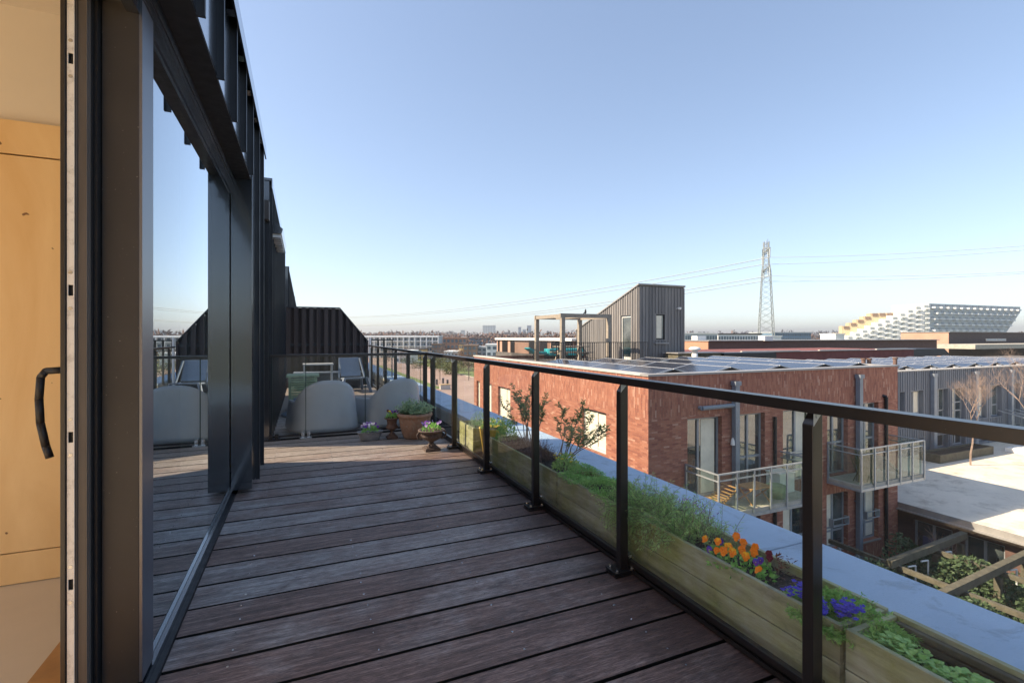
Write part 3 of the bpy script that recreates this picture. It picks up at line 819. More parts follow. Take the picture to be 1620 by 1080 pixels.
# ------------------------------------------------------------------ planter boxes
PX0, PX1, PZ = 1.945, 2.262, 0.31
pl_lab = ['weathered wooden planter box nearest the viewer with low green plants and a bare back board',
          'long weathered planter box holding rosemary and orange pansies',
          'weathered planter box holding the bare stemmed shrubs and heather',
          'sunlit short planter box at the far corner of the railing']
PL = [(-0.95, 1.228, 0.16), (1.245, 3.565, 0.262), (3.585, 5.16, 0.262), (5.74, 6.33, 0.262)]
for (y0, y1, sz), lb in zip(PL, pl_lab):
    r = thing('planter_box', lb, 'planter', ((PX0 + PX1) / 2, (y0 + y1) / 2, 0), 'wooden planter boxes along the parapet')
    n = max(1, round((y1 - y0) / 1.2)); L = (y1 - y0) / n
    for i in range(n):
        a, c = y0 + i * L, y0 + (i + 1) * L
        for z0, z1 in ((0.01, 0.152), (0.157, PZ)):
            m = MB(); jit = random.uniform(-0.002, 0.003)
            m.box(PX0 + jit, PX0 + 0.024 + jit, a + 0.002, c - 0.002, z0, z1)
            m.build('front_board', 'plwood', r, bevel=0.003)
            m = MB(); m.box(PX1 - 0.024, PX1, a + 0.002, c - 0.002, z0, z1); m.build('back_board', 'plwood', r, bevel=0.003)
    for yy in (y0 + 0.002, y1 - 0.026):
        m = MB(); m.box(PX0 + 0.026, PX1 - 0.026, yy, yy + 0.024, 0.01, PZ - 0.004); m.build('end_board', 'plwood', r, bevel=0.002)
    m = MB()
    # uneven soil
    nx, ny = 8, int((y1 - y0) / 0.03)
    vs = []; fs = []
    for iy in range(ny + 1):
        for ix in range(nx + 1):
            vs.append((PX0 + 0.026 + (PX1 - PX0 - 0.052) * ix / nx, y0 + 0.028 + (y1 - y0 - 0.056) * iy / ny, sz + random.uniform(-0.007, 0.009) + 0.008 * math.sin(iy * 0.7)))
    for iy in range(ny):
        for ix in range(nx):
            a = iy * (nx + 1) + ix; fs.append((a, a + 1, a + nx + 2, a + nx + 1))
    m.add(vs, fs)
    m.build('soil', 'soil', r)
    if y0 < 0:
        m = MB()
        for zz in (0.292, 0.258, 0.22): m.box(PX1 - 0.052, PX1 - 0.026, y0 + 0.04, y1 - 0.03, zz - 0.026, zz)
        m.build('inner_batten', 'oldwood', r, bevel=0.003)
# ------------------------------------------------------------------ shell armchairs
def armchair(label, loc, rz, s=1.0):
    r = thing('shell_armchair', label, 'armchair', loc, 'grey plastic shell armchairs by the divider', local=True)
    N, H = 48, 12
    def prof(t):
        a = abs(t) / 1.0
        # height of the shell rim: high round back, dropping to the arms
        if a < 0.50: return 0.46 + 0.31 * math.cos(a / 0.50 * math.pi / 2) ** 0.9
        return 0.46 - 0.05 * (a - 0.50)
    def pt(t, z, off=0.0):
        fl = 1.0 + 0.24 * (1 - z / 0.78)
        rx, ry = (0.395 + off) * fl, (0.36 + off) * fl
        # superellipse in plan: back wall then straight sides running forward
        if abs(t) <= 0.55:
            an = t / 0.55 * math.pi / 2
            e = 0.72
            x = rx * math.copysign(abs(math.sin(an)) ** e, an); y = -ry * abs(math.cos(an)) ** e
        else:
            x = math.copysign(rx, t); y = (abs(t) - 0.55) / 0.45 * 0.42
        y += 0.05 * (0.78 - z) - 0.04 * 0   # back leans outwards at the top
        return (x, -(-y) if False else y, z)
    vs, fs = [], []
    for side in (0, 1):
        for i in range(N + 1):
            t = -1 + 2 * i / N; h = prof(t)
            for jx in range(H + 1):
                z = 0.03 + (h - 0.03) * jx / H
                vs.append(pt(t, z, -0.028 if side else 0.0))
    W = (N + 1) * (H + 1)
    for side in (0, 1):
        for i in range(N):
            for jx in range(H):
                a = side * W + i * (H + 1) + jx
                q = (a, a + H + 1, a + H + 2, a + 1)
                fs.append(q if side == 0 else q[::-1])
    for i in range(N):
        a = i * (H + 1) + H; fs.append((a, a + H + 1, a + W + H + 1, a + W))
        a = i * (H + 1); fs.append((a, a + W, a + W + H + 1, a + H + 1))
    for i in (0, N):
        for jx in range(H):
            a = i * (H + 1) + jx; fs.append((a, a + 1, a + W + 1, a + W))
    m = MB(); m.add(vs, fs); m.build('shell', 'shell', r, smooth=True)
    m = MB()
    m.prism([(-0.36, 0.30, 0.40), (-0.36, 0.40, 0.36), (-0.36, 0.42, 0.05), (-0.36, 0.38, 0.05), (-0.36, 0.34, 0.34), (-0.36, -0.20, 0.30), (-0.36, -0.20, 0.36)], (0.72, 0, 0))
    m.build('seat', 'shell', r, bevel=0.02)
    r.rotation_euler.z = rz; r.scale = (s, s, s)
    return r
armchair('grey plastic shell armchair seen square from behind, left of the pair by the divider', (0.31, 8.10, 0.0), R(9), 1.03)
armchair('grey plastic shell armchair turned slightly, right of the pair behind the terracotta pot', (1.36, 8.22, 0.0), R(20), 1.0)

# louvered green box
gb = thing('louvered_box', 'green louvered box with a flat lid against the dark cladding on the next terrace', 'storage box', (0.02, 10.5, 0))
m = MB(); m.box(-0.29, 0.30, 10.2, 10.75, 0.66, 0.70); m.build('lid', 'greenbox', gb, bevel=0.004)
m = MB()
for x in (-0.25, 0.22):
    for y in (10.24, 10.68): m.box(x, x + 0.04, y, y + 0.03, 0, 0.66)
m.build('frame', 'greenbox', gb)
for q in range(14):
    z = 0.03 + q * 0.045
    m = MB(); m.bar((-0.21, 10.245, z + .01), (0.22, 10.245, z + .01), 0.012, 0.04, up=(0, 0.6, 0.8)); m.box(-0.245, -0.235, 10.27, 10.68, z, z + 0.03); m.box(0.245, 0.25, 10.27, 10.68, z, z + 0.03); m.build('slat', 'greenbox', gb)
# parasol foot
m = MB(); m.lathe([(0.0, 0), (0.23, 0), (0.25, 0.02), (0.24, 0.05), (0.10, 0.10), (0.04, 0.12), (0.035, 0.32), (0.0, 0.32)], (-0.12, 9.75, 0), 24)
tag(m.build('parasol_foot', 'bluegrey', loc=(-0.12, 9.75, 0), smooth=True), 'round dark blue parasol foot on the next terrace beside the green box', 'parasol base')
# low blue grey easy chair
ec = thing('easy_chair', 'blue grey moulded plastic easy chair with arched legs, in front of the slatted screen', 'chair', (1.2, 13.0, 0), local=True)
m = MB()
m.prism([(-0.26, 0.10, 0.40), (-0.26, 0.36, 0.88), (-0.26, 0.39, 0.87), (-0.26, 0.14, 0.38)], (0.52, 0, 0)); m.build('backrest', 'bluegrey', ec, bevel=0.01)
m = MB(); m.prism([(-0.29, -0.42, 0.40), (-0.29, 0.14, 0.35), (-0.29, 0.14, 0.31), (-0.29, -0.42, 0.36)], (0.58, 0, 0)); m.build('seat', 'bluegrey', ec, bevel=0.01)
for sx in (-1, 1):
    m = MB(); m.bar((sx * 0.28, -0.40, 0.38), (sx * 0.38, -0.46, 0.0), 0.05, 0.07); m.bar((sx * 0.28, 0.14, 0.34), (sx * 0.36, 0.36, 0.0), 0.05, 0.07); m.build('leg', 'bluegrey', ec)
    m = MB(); m.bar((sx * 0.27, 0.30, 0.86), (sx * 0.33, 0.0, 0.36), 0.03, 0.05); m.build('side_rail', 'bluegrey', ec)
ec.location = (1.2, 13.5, 0); ec.rotation_euler.z = R(8)
# side table
tb = thing('garden_table', 'small pale metal table in front of the slatted screen, left of the easy chair', 'table', (0.2, 13.8, 0))
m = MB(); m.box(0.0, 0.75, 13.6, 14.2, 0.70, 0.73); m.build('tabletop', 'galv', tb)
for x in (0.02, 0.70):
    for y in (13.63, 14.15):
        m = MB(); m.box(x, x + 0.03, y, y + 0.03, 0, 0.70); m.build('leg', 'galv', tb)
m = MB(); m.box(0.05, 0.70, 13.64, 13.66, 0.12, 0.15); m.build('stretcher', 'galv', tb)
bp = thing('storage_bench', 'low dark chest along the foot of the slatted screen', 'chest', (0.8, 14.5, 0))
m = MB(); m.box(-0.2, 1.5, 14.3, 14.75, 0.03, 0.42); m.build('body', 'black', bp, bevel=0.01)
m = MB(); m.box(-0.23, 1.53, 14.27, 14.78, 0.43, 0.47); m.build('lid', 'bluegrey', bp, bevel=0.01)

# ================================================================== BRICK APARTMENT BLOCK ACROSS THE STREET
BX, BY, BZ = 8.3, 10.25, 0.45
XR, YB = 19.1, 24.3
br = thing('brick_building', 'red brick apartment block with upright brick bands, directly across the street', 'building', (BX, BY, -9))
bands = [(-0.72, 0.40, 1), (-3.62, -2.95, 1), (-9, -5.55, 1)]
op2 = [(9.62, 10.88, -3.02, -0.80), (11.42, 12.58, -3.02, -0.80), (13.35, 14.75, -3.0, -0.80), (15.38, 16.40, -3.0, -0.78), (17.08, 18.02, -3.0, -0.78),
       (9.62, 10.88, -5.4, -3.62), (11.42, 12.40, -5.4, -3.62), (13.35, 14.55, -5.4, -3.60), (15.35, 16.40, -5.4, -3.60), (17.08, 18.02, -5.4, -3.60)]
m = MB()
wall(m, 'y', BY, BX, XR, -9, 0.40, op2, 0.24, bands)
op1 = [(12.18, 13.55, -2.10, -0.84), (19.45, 20.9, -3.0, -0.84), (21.7, 22.5, -3.0, -0.84), (23.4, 23.9, -3.0, -0.84), (12.2, 13.5, -5.4, -3.6), (19.5, 20.9, -5.4, -3.6)]
wall(m, 'x', BX, BY, YB, -9, 0.40, op1, 0.24, bands)
wall(m, 'x', XR, BY, YB, -9, 0.40, [], 0.2, bands, inward=-1)
wall(m, 'y', YB, BX, XR, -9, 0.40, [], 0.2, bands, inward=-1)
m.build('wall', ['brick', 'brickv'], br)
m = MB(); m.box(BX + 0.3, XR - 0.3, BY + 0.45, YB - 0.3, -8.9, 0.24)
m.build('roof', 'roof', br)
m = MB()
m.box(BX - 0.03, XR + 0.03, BY - 0.035, BY + 0.30, 0.40, BZ); m.box(XR - 0.27, XR + 0.03, BY + 0.303, YB, 0.40, BZ)
m.build('coping', 'greycop', br)
m = MB(); m.box(BX - 0.035, BX + 0.27, BY + 0.302, YB + 0.03, 0.40, BZ + 0.004); m.build('coping', 'copstone', br)
for i, (a, b_, z0, z1) in enumerate(op2):
    up = z1 > -1
    if i == 0: window(br, 'y', BY, a, b_, z0, z1, mull=(0.40,), trans=(), curtain=(0.5, 0.9))
    elif i == 1: window(br, 'y', BY, a, b_, z0, z1, mull=(0.52,), trans=(0.42,), curtain=None)
    elif i == 2: window(br, 'y', BY, a, b_, z0, z1, mull=(0.5,), trans=(0.35,), curtain=(0.52, 0.95))
    elif i in (3, 4): window(br, 'y', BY, a, b_, z0, z1, mull=(0.45,), trans=(0.45,), curtain=(0.05, 0.4) if i == 4 else None)
    else: window(br, 'y', BY, a, b_, z0, z1, mull=(0.45,), trans=(0.30, 0.36), curtain=(0.02, 0.42) if i != 9 else (0.5, 0.95))
for i, (a, b_, z0, z1) in enumerate(op1):
    window(br, 'x', BX, a, b_, z0, z1, mull=(0.45,), trans=(0.08,) if i == 0 else (0.3,), fm='whiteframe', curtain=(0.05, 0.95), d=0.10)
# sills and juliet bars
for (a, b_, z) in [(15.3, 16.45, -5.44), (17.03, 18.07, -5.44), (13.3, 14.6, -5.44)]:
    m = MB(); m.box(a, b_, BY - 0.06, BY + 0.2, z, z + 0.038); m.build('sill', 'greycop', br)
for (a, b_, z) in [(13.35, 14.75, -2.1), (15.35, 16.4, -4.45), (17.08, 18.02, -4.45)]:
    m = MB(); m.box(a + .25, b_, BY - 0.05, BY - 0.02, z, z + 0.035); m.box(a + .25, b_, BY - 0.05, BY - 0.02, z - 0.22, z - 0.19)
    for x in (a + .25, b_ - .03): m.box(x, x + .03, BY - 0.048, BY + 0.1, z - 0.22, z + 0.03)
    m.build('window_guard', 'galv', br)
# downpipes
def pipe(x, z0, z1, w=0.16, mat='pipe', yy=BY):
    m = MB(); m.box(x - w / 2, x + w / 2, yy - 0.17, yy - 0.03, z0, z1); m.box(x - w / 2 - .03, x + w / 2 + .03, yy - 0.20, yy - 0.02, z1 - 0.12, z1)
    for z in (z0 + 1.0, z0 + 3.2, z0 + 5): m.box(x - w / 2 - .02, x + w / 2 + .02, yy - 0.175, yy - 0.002, z, z + 0.04)
    m.build('downpipe', mat, br)
pipe(11.30, -9, 0.18); pipe(16.83, -9, 0.20); 
m = MB(); m.cyl((12.95, BY - .05, -0.95), (12.95, BY - .05, -9), 0.05, None, 8); m.build('downpipe', 'blacksoft', br)
m = MB(); m.cyl((18.35, BY - .06, -0.62), (18.35, BY - .06, -9), 0.055, None, 8); m.cyl((18.35, BY - .06, -0.62), (18.2, BY + .1, -0.55), 0.055, None, 8); m.build('downpipe', 'blacksoft', br)
m = MB(); m.cyl((10.05, BY - .1, -0.52), (11.22, BY - .1, -0.50), 0.06, None, 10); m.cyl((10.05, BY - .1, -0.52), (10.05, BY + .05, -0.52), 0.06, None, 10); m.build('overflow_pipe', 'pipe', br)
m = MB(); m.lathe([(0, 0), (.06, 0), (.05, .12), (.02, .2), (0, .2)], (11.18, BY - .10, -1.62), 10); m.build('wall_light', 'white', br)
# balconies
def balcony(x0, x1, y0, zf, zr, nposts, mat):
    m = MB(); m.box(x0, x1, y0, BY - 0.002, zf - 0.16, zf); b_ = m.build('balcony', 'concrete', br)
    m = MB()
    m.box(x0, x1, y0 - 0.03, y0 + 0.02, zr - 0.035, zr); m.box(x0, x1, y0 - 0.01, y0 + 0.02, zr - 0.20, zr - 0.17)
    for xx in (x0, x1 - 0.04): m.box(xx, xx + 0.04, y0 + 0.02, BY - 0.01, zr - 0.035, zr); m.box(xx, xx + 0.03, y0 + 0.02, BY - 0.01, zr - 0.20, zr - 0.17)
    m.box(x0 - 0.01, x1 + 0.01, y0 - 0.035, y0 - 0.002, zf - 0.18, zf - 0.10); m.box(x0 - .012, x0 - .002, y0, BY - .01, zf - .18, zf - .1)
    for q in range(nposts):
        x = x0 + (x1 - x0 - .04) * q / (nposts - 1)
        m.box(x, x + .045, y0 - 0.045, y0 - 0.03, zf - 0.18, zr - .01); m.box(x, x + .045, y0 - 0.03, y0 - 0.01, zf - 0.10, zr - .04)
    m.box(x0 - .002, x0 + .04, BY - .06, BY - .01, zf - .1, zr)
    m.build('railing', mat, b_)
    g = MB(); g.box(x0 + .02, x1 - .02, y0 + 0.024, y0 + 0.030, zf + .02, zr - .04); g.build('glass', 'balglass', b_)
    g = MB(); g.box(x0 + .042, x0 + .048, y0 + .06, BY - .05, zf + .02, zr - .04); g.build('glass', 'balglass', b_)
    g = MB(); g.box(x1 - .05, x1 - .044, y0 + .06, BY - .05, zf + .02, zr - .04); g.build('glass', 'balglass', b_)
    return b_
balcony(9.52, 13.25, 9.12, -3.04, -2.0, 7, 'galv')
balcony(15.35, 18.62, 9.24, -3.04, -1.93, 6, 'galv')
# furniture on the balconies
bt_ = thing('folding_table', 'low wooden folding table lying in the sun on the nearer balcony', 'table', (10.6, 9.6, -3.04))
m = MB()
for q in range(6): m.box(10.9, 11.7, 9.28 + q * .09, 9.355 + q * .09, -2.62, -2.60)
m.build('tabletop', 'oak', bt_)
for x in (10.95, 11.62):
    m = MB(); m.bar((x, 9.3, -3.03), (x, 9.78, -2.62), .03, .03); m.bar((x, 9.78, -3.03), (x, 9.3, -2.62), .03, .03); m.build('leg', 'oak', bt_)
bc_ = thing('deck_chair', 'slatted wooden deck chair at the near corner of the nearer balcony', 'chair', (10.1, 9.6, -3.04))
for q in range(8):
    m = MB(); m.box(9.75 + q * .085, 9.81 + q * .085, 9.3, 9.8, -2.80 + .006 * q * q, -2.785 + .006 * q * q); m.build('slat', 'oak', bc_)
for y in (9.32, 9.76):
    m = MB(); m.bar((9.72, y, -3.0), (10.42, y, -2.55), .04, .03); m.bar((10.3, y, -3.02), (9.8, y, -2.78), .03, .03); m.build('frame', 'oak', bc_)
gp_ = MB(); gp_.lathe([(0, 0), (.22, 0), (.26, .34), (.24, .34), (0, .3)], (12.15, 9.55, -3.04), 18)
tag(gp_.build('green_tub', 'greenbox', loc=(12.15, 9.55, -3.04), smooth=True), 'round dark green tub at the middle of the nearer balcony', 'tub')
wb = thing('white_chest', 'white storage chest on the nearer balcony behind the glass', 'chest', (12.7, 9.8, -3.04))
m = MB(); m.box(12.45, 13.05, 9.65, 10.1, -3.03, -2.5); m.build('body', 'white', wb, bevel=.01)
m = MB(); m.box(12.43, 13.07, 9.63, 10.12, -2.49, -2.45); m.build('lid', 'white', wb, bevel=.01)
gt = thing('reed_screen', 'green yellow bundle of reed screening on the further balcony', 'screen', (16.0, 9.5, -3.04))
random.seed(77)
for q in range(3):
    m = MB()
    for i in range(30):
        m.cyl((15.85 + q * .22 + random.gauss(0, .07), 9.5 + random.gauss(0, .08), -3.03), (15.85 + q * .22 + random.gauss(0, .08), 9.5 + random.gauss(0, .1), -2.25 + random.uniform(-.1, .2)), .012, None, 4)
    m.build('bundle', 'lf_olive', gt)
lt = thing('lounger', 'pale slatted lounger tilted on the further balcony', 'lounger', (17.2, 9.6, -3.04))
for q in range(9):
    m = MB(); m.box(16.75 + q * .1, 16.82 + q * .1, 9.35, 9.95, -2.35 - q * .07, -2.33 - q * .07); m.build('slat', 'plrim', lt)
for y in (9.37, 9.93):
    m = MB(); m.bar((16.75, y, -2.36), (17.65, y, -2.99), .03, .04); m.bar((16.9, y, -3.02), (16.9, y, -2.5), .03, .03); m.build('rail', 'plrim', lt)

# ------------------------------------------------------------------ solar panels: low east-west tents
def make_panel():
    r = thing('solar_panel', 'x', 'solar panel', (0, 0, 0), 'solar panels on the roofs', local=True)
    m = MB(); m.box(0.02, 0.93, 0.02, 1.63, 0.0, 0.028); m.build('cells', 'cells', r)
    m = MB(); m.box(0, .95, 0, .02, -.01, .034); m.box(0, .95, 1.63, 1.65, -.01, .034); m.box(0, .02, .02, 1.63, -.01, .034); m.box(.93, .95, .02, 1.63, -.01, .034)
    m.build('frame', 'alu', r)
    return r
proto = make_panel(); first = True
TILT = R(11)
def place_panel(x, y, z, side, label):
    global first
    o = proto if first else copy_tree(proto)
    first = False
    o['label'] = label
    if side < 0: o.location = (x - 0.955 * math.cos(TILT), y, z); o.rotation_euler = (0, -TILT, 0)
    else: o.location = (x + 0.02, y, z + 0.955 * math.sin(TILT)); o.rotation_euler = (0, TILT, 0)
    return o
def ordn(n): return ['first', 'second', 'third', 'fourth', 'fifth', 'sixth', 'seventh', 'eighth', 'ninth', 'tenth', 'eleventh', 'twelfth'][n]
def tents(xs_, y0, rows, z, where, group):
    for i, x in enumerate(xs_):
        for j_ in range(rows):
            for sd in (-1, 1):
                o = place_panel(x, y0 + j_ * 1.67, z, sd, f'panel on the {where}, {ordn(i)} ridge from left, {ordn(j_)} row back, {"left" if sd < 0 else "right"} slope')
                o['group'] = group
        m = MB()
        m.prism([(x - .72, y0 - .05, z), (x + .74, y0 - .05, z), (x + .01, y0 - .05, z + .20)], (0, .02, 0), 1)
        m.box(x - .16, x + .18, y0 - .16, y0 - .055, z - .02, z + .10, 0)
        for q in (-.7, .7): m.box(x + q, x + q + .04, y0, y0 + rows * 1.67, z - .04, z - .01, 0)
        o = m.build('panel_ballast', ['alu', 'earthdark'], loc=(x, y0, z)); tag(o, f'white ballast under the {ordn(i)} panel ridge from left, {where}', 'roof mount', 'panel mounts on ' + where)
tents([9.75, 11.95, 14.1, 16.25, 18.1], 10.95, 4, 0.31, 'brick roof', 'solar panels on the brick block roof')

# ------------------------------------------------------------------ roof tower with raking roof
tw = thing('roof_tower', 'grey timber clad roof stair tower with steeply raking roof on the brick block', 'stair tower', (15.2, 19.5, 0.24))
TX0, TX1, TY0, TY1 = 15.2, 18.03, 19.5, 25.4
def zr_(y): return 3.96 - (y - TY0) * 0.365
m = MB()
wall(m, 'y', TY0, TX0, TX1, 0.24, 3.93, [(16.28, 16.84, 1.29, 2.56)], 0.16, None)
# raking side wall towards us with door opening
D0, D1, DT = 20.12, 21.0, 2.52
m.add([(TX0, TY0, .24), (TX0, D0, .24), (TX0, D0, zr_(D0)), (TX0, TY0, zr_(TY0))], [(0, 1, 2, 3)])
m.add([(TX0, D0, DT), (TX0, D1, DT), (TX0, D1, zr_(D1)), (TX0, D0, zr_(D0))], [(0, 1, 2, 3)])
m.add([(TX0, D1, .24), (TX0, TY1, .24), (TX0, TY1, zr_(TY1)), (TX0, D1, zr_(D1))], [(0, 1, 2, 3)])
for y in (D0, D1): m.quad((TX0, y, .24), (TX0 + .16, y, .24), (TX0 + .16, y, DT), (TX0, y, DT))
m.quad((TX0, D0, DT), (TX0, D1, DT), (TX0 + .16, D1, DT), (TX0 + .16, D0, DT))
m.add([(TX1, TY0, .24), (TX1, TY1, .24), (TX1, TY1, zr_(TY1)), (TX1, TY0, zr_(TY0))], [(0, 1, 2, 3)])
m.quad((TX0, TY1, .24), (TX1, TY1, .24), (TX1, TY1, zr_(TY1)), (TX0, TY1, zr_(TY1)))
# battens standing proud
x = TX0 + .03
while x < TX1:
    if 16.22 < x + .03 < 16.90: m.box(x, x + .055, TY0 - .035, TY0 - .001, .26, 1.25); m.box(x, x + .055, TY0 - .035, TY0 - .001, 2.60, 3.92)
    else: m.box(x, x + .055, TY0 - .035, TY0 - .001, .26, 3.92)
    x += .20
y = TY0 + .06
while y < TY1:
    z0 = DT + .04 if D0 - .06 < y < D1 + .03 else .26
    m.prism([(TX0 - .035, y, z0), (TX0 - .035, y + .055, z0), (TX0 - .035, y + .055, zr_(y + .055) - .01), (TX0 - .035, y, zr_(y) - .01)], (.034, 0, 0))
    y += .20
m.build('wall', 'batten_tower', tw)
m = MB()
m.prism([(TX0 - .07, TY0 - .08, zr_(TY0 - .08)), (TX0 - .07, TY1 + .05, zr_(TY1 + .05)), (TX0 - .07, TY1 + .05, zr_(TY1 + .05) + .07), (TX0 - .07, TY0 - .08, zr_(TY0 - .08) + .07)], (TX1 - TX0 + .14, 0, 0))
m.build('roof', 'greycop', tw)
window(tw, 'y', TY0, 16.28, 16.84, 1.29, 2.56, fm='blacksoft', fw=.05, d=.05, curtain=(.08, .7))
m = MB(); m.box(16.15, 16.98, TY0 - .12, TY0 - .03, 1.08, 1.14); m.build('sill', 'greycop', tw)
m = MB(); m.box(TX0 + .08, TX0 + .13, D0, D0 + .07, .26, DT - .02); m.box(TX0 + .08, TX0 + .13, D1 - .07, D1, .26, DT - .02); m.box(TX0 + .08, TX0 + .13, D0 + .07, D1 - .07, DT - .10, DT - .02); m.box(TX0 + .08, TX0 + .13, D0 + .07, D1 - .07, .26, .40)
dr = m.build('door', 'whiteframe', tw)
m = MB(); m.box(TX0 + .10, TX0 + .11, D0 + .07, D1 - .07, .40, DT - .10); m.build('pane', 'pane', dr)
m = MB(); m.cyl((17.55, TY0 - .04, 2.87), (17.55, TY0 - .25, 2.90), .02, None, 8); m.lathe([(0, -.07), (.06, -.06), (.08, 0), (.08, .05), (0, .06)], (17.55, TY0 - .27, 2.87), 12)
m.build('camera_dome', 'white', tw)
# pergola
pg = thing('roof_pergola', 'open weathered wooden pergola frame on the brick block roof in front of the tower', 'pergola', (12, 20.4, .24))
for (x, y) in [(10.7, 19.1), (13.17, 19.1), (10.7, 21.7), (13.17, 21.7)]:
    m = MB(); m.box(x - .09, x + .09, y - .09, y + .09, .24, 2.30); m.build('post', 'pergola', pg)
for (p, q) in [((10.58, 19.1), (13.3, 19.1)), ((10.58, 21.7), (13.3, 21.7))]:
    m = MB(); m.bar((p[0], p[1], 2.39), (q[0], q[1], 2.39), .10, .18); m.build('beam', 'pergola', pg)
for x in (10.66, 13.2):
    m = MB(); m.bar((x, 19.155, 2.375), (x, 21.645, 2.375), .10, .16); m.build('beam', 'pergola', pg)
m = MB(); m.bar((11.75, 19.155, 2.36), (11.75, 21.645, 2.36), .08, .12); m.build('beam', 'pergola', pg)
bd = MB()
bd.lathe([(0, 0), (.02, .01), (.045, .06), (.05, .11), (.03, .16), (.028, .20), (.0, .235)], (11.9, 19.1, 2.48), 10); bd.prism([(11.86, 19.1, 2.56), (11.78, 19.1, 2.50), (11.79, 19.1, 2.48), (11.90, 19.1, 2.51)], (0, .02, 0)); bd.cyl((11.92, 19.1, 2.68), (11.97, 19.1, 2.67), .012, .002, 6)
tag(bd.build('bird', 'black', loc=(11.9, 19.1, 2.48), smooth=True), 'small dark bird perched on the near beam of the roof pergola', 'bird')
# balustrade
bl = thing('roof_balustrade', 'thin barred steel balustrade round the roof terrace of the brick block', 'railing', (12.5, 18.75, .24))
m = MB(); m.box(10.15, 15.15, 18.72, 18.76, 1.16, 1.19); m.box(10.15, 15.15, 18.73, 18.75, .34, .36); m.box(10.13, 10.17, 18.76, 23.6, 1.16, 1.19); m.box(10.14, 10.16, 18.76, 23.6, .34, .36)
m.build('rail', 'rail', bl)
x = 10.2; bars = 0
while x < 15.15:
    q = MB(); big = bars % 12 == 0; h = .022 if big else .013; q.box(x - h, x + h, 18.73, 18.75, .24 if big else .36, 1.16); q.build('baluster', 'rail', bl); x += .115; bars += 1
y = 18.9
while y < 23.6:
    q = MB(); q.box(10.142, 10.158, y - .013, y + .013, .36, 1.16); q.build('baluster', 'rail', bl); y += .13
# picnic table
pt = thing('picnic_table', 'weathered picnic table with fixed benches under the roof pergola', 'table', (12.0, 20.6, .24))
m = MB()
for q in range(5): m.box(11.2, 12.9, 20.25 + q * .15, 20.39 + q * .15, .94, .98)
m.build('tabletop', 'pergola', pt)
for y in (19.95, 21.05):
    m = MB(); m.box(11.2, 12.9, y, y + .25, .66, .70); m.build('bench', 'pergola', pt)
for x in (11.45, 12.6):
    m = MB(); m.bar((x, 20.05, .24), (x, 20.45, .94), .06, .09); m.bar((x, 21.15, .24), (x, 20.75, .94), .06, .09); m.box(x - .03, x + .03, 19.97, 21.25, .58, .66); m.build('leg', 'pergola', pt)
# loungers / turquoise cover
tc = thing('turquoise_lounger', 'turquoise covered lounge set on the roof terrace left of the pergola', 'lounger', (12.6, 24, .24))
m = MB(); m.box(12.2, 14.4, 23.2, 23.9, .40, .78); m.build('cushion', 'cyan', tc, bevel=.05)
m = MB(); m.prism([(11.1, 23.3, .85), (11.6, 23.3, .62), (12.1, 23.3, .62), (12.1, 23.3, .52), (11.5, 23.3, .50), (11.0, 23.3, .80)], (0, .6, 0)); m.build('backrest', 'cyan', tc)
m = MB(); m.box(12.2, 14.4, 23.3, 23.8, .24, .40); m.box(11.3, 11.36, 23.3, 23.36, .24, .52); m.build('base', 'black', tc)
# white edged volume
wv = thing('white_edged_penthouse', 'low penthouse with a white roof edge and dark vertical strips behind the roof terrace', 'building', (15, 25.5, .2))
m = MB(); m.box(15.0, 20, 25.5, 38, .2, 1.17); m.build('wall', 'pinkwall', wv)
m = MB(); m.box(14.85, 20.1, 25.4, 38.1, 1.17, 1.32); m.build('roof', 'white', wv)
for q in range(64):
    y = 25.6 + q * .19
    if q % 9 not in (5, 6, 7) and not (34 < q < 46):
        m = MB(); m.box(14.94, 14.998, y, y + .09, .2, 1.17); m.build('fin', 'blacksoft', wv)
m = MB(); m.box(14.9, 20, 24.31, 38, -9, .2); m.build('lower_wall', 'roof', wv)
# roof hatch boxes and vent
rb = thing('roof_box', 'low pale timber sided plant box right of the roof tower', 'roof box', (19, 18.3, .24))
m = MB(); m.box(16.6, 19.4, 18.3, 19.2, .24, .62); m.build('body', 'oldwood', rb)
m = MB(); m.box(16.5, 19.5, 18.2, 19.3, .62, .66); m.build('lid', 'greycop', rb)
m = MB(); m.box(19.45, 23.2, 18.2, 19.2, .24, .60); m.build('side', 'blacksoft', rb)
vt = MB(); vt.lathe([(0, 0), (.13, 0), (.13, .16), (.26, .20), (.28, .26), (.2, .33), (0, .36)], (17.35, 18.0, .60), 18)
vt.cyl((17.35, 18.0, .24), (17.35, 18.0, .62), .14, None, 14)
tag(vt.build('roof_vent', 'white', loc=(17.35, 18, .24), smooth=True), 'white mushroom roof vent at the foot of the roof tower', 'vent')
for i, (px, t) in enumerate([(1366, 24), (1375, 24), (1416, 25)]):
    x, y = at(px, t); m = MB(); m.cyl((x, y, .0), (x, y, .30), .09, None, 10); m.cyl((x, y, .30), (x, y, .37), .12, None, 10)
    tag(m.build('roof_vent', 'heather', loc=(x, y, 0)), ['stubby brown roof vent, left of a close pair beyond the solar panels', 'stubby brown roof vent, right of a close pair beyond the solar panels', 'single stubby brown roof vent beyond the solar panels'][i], 'vent', 'brown roof vents')

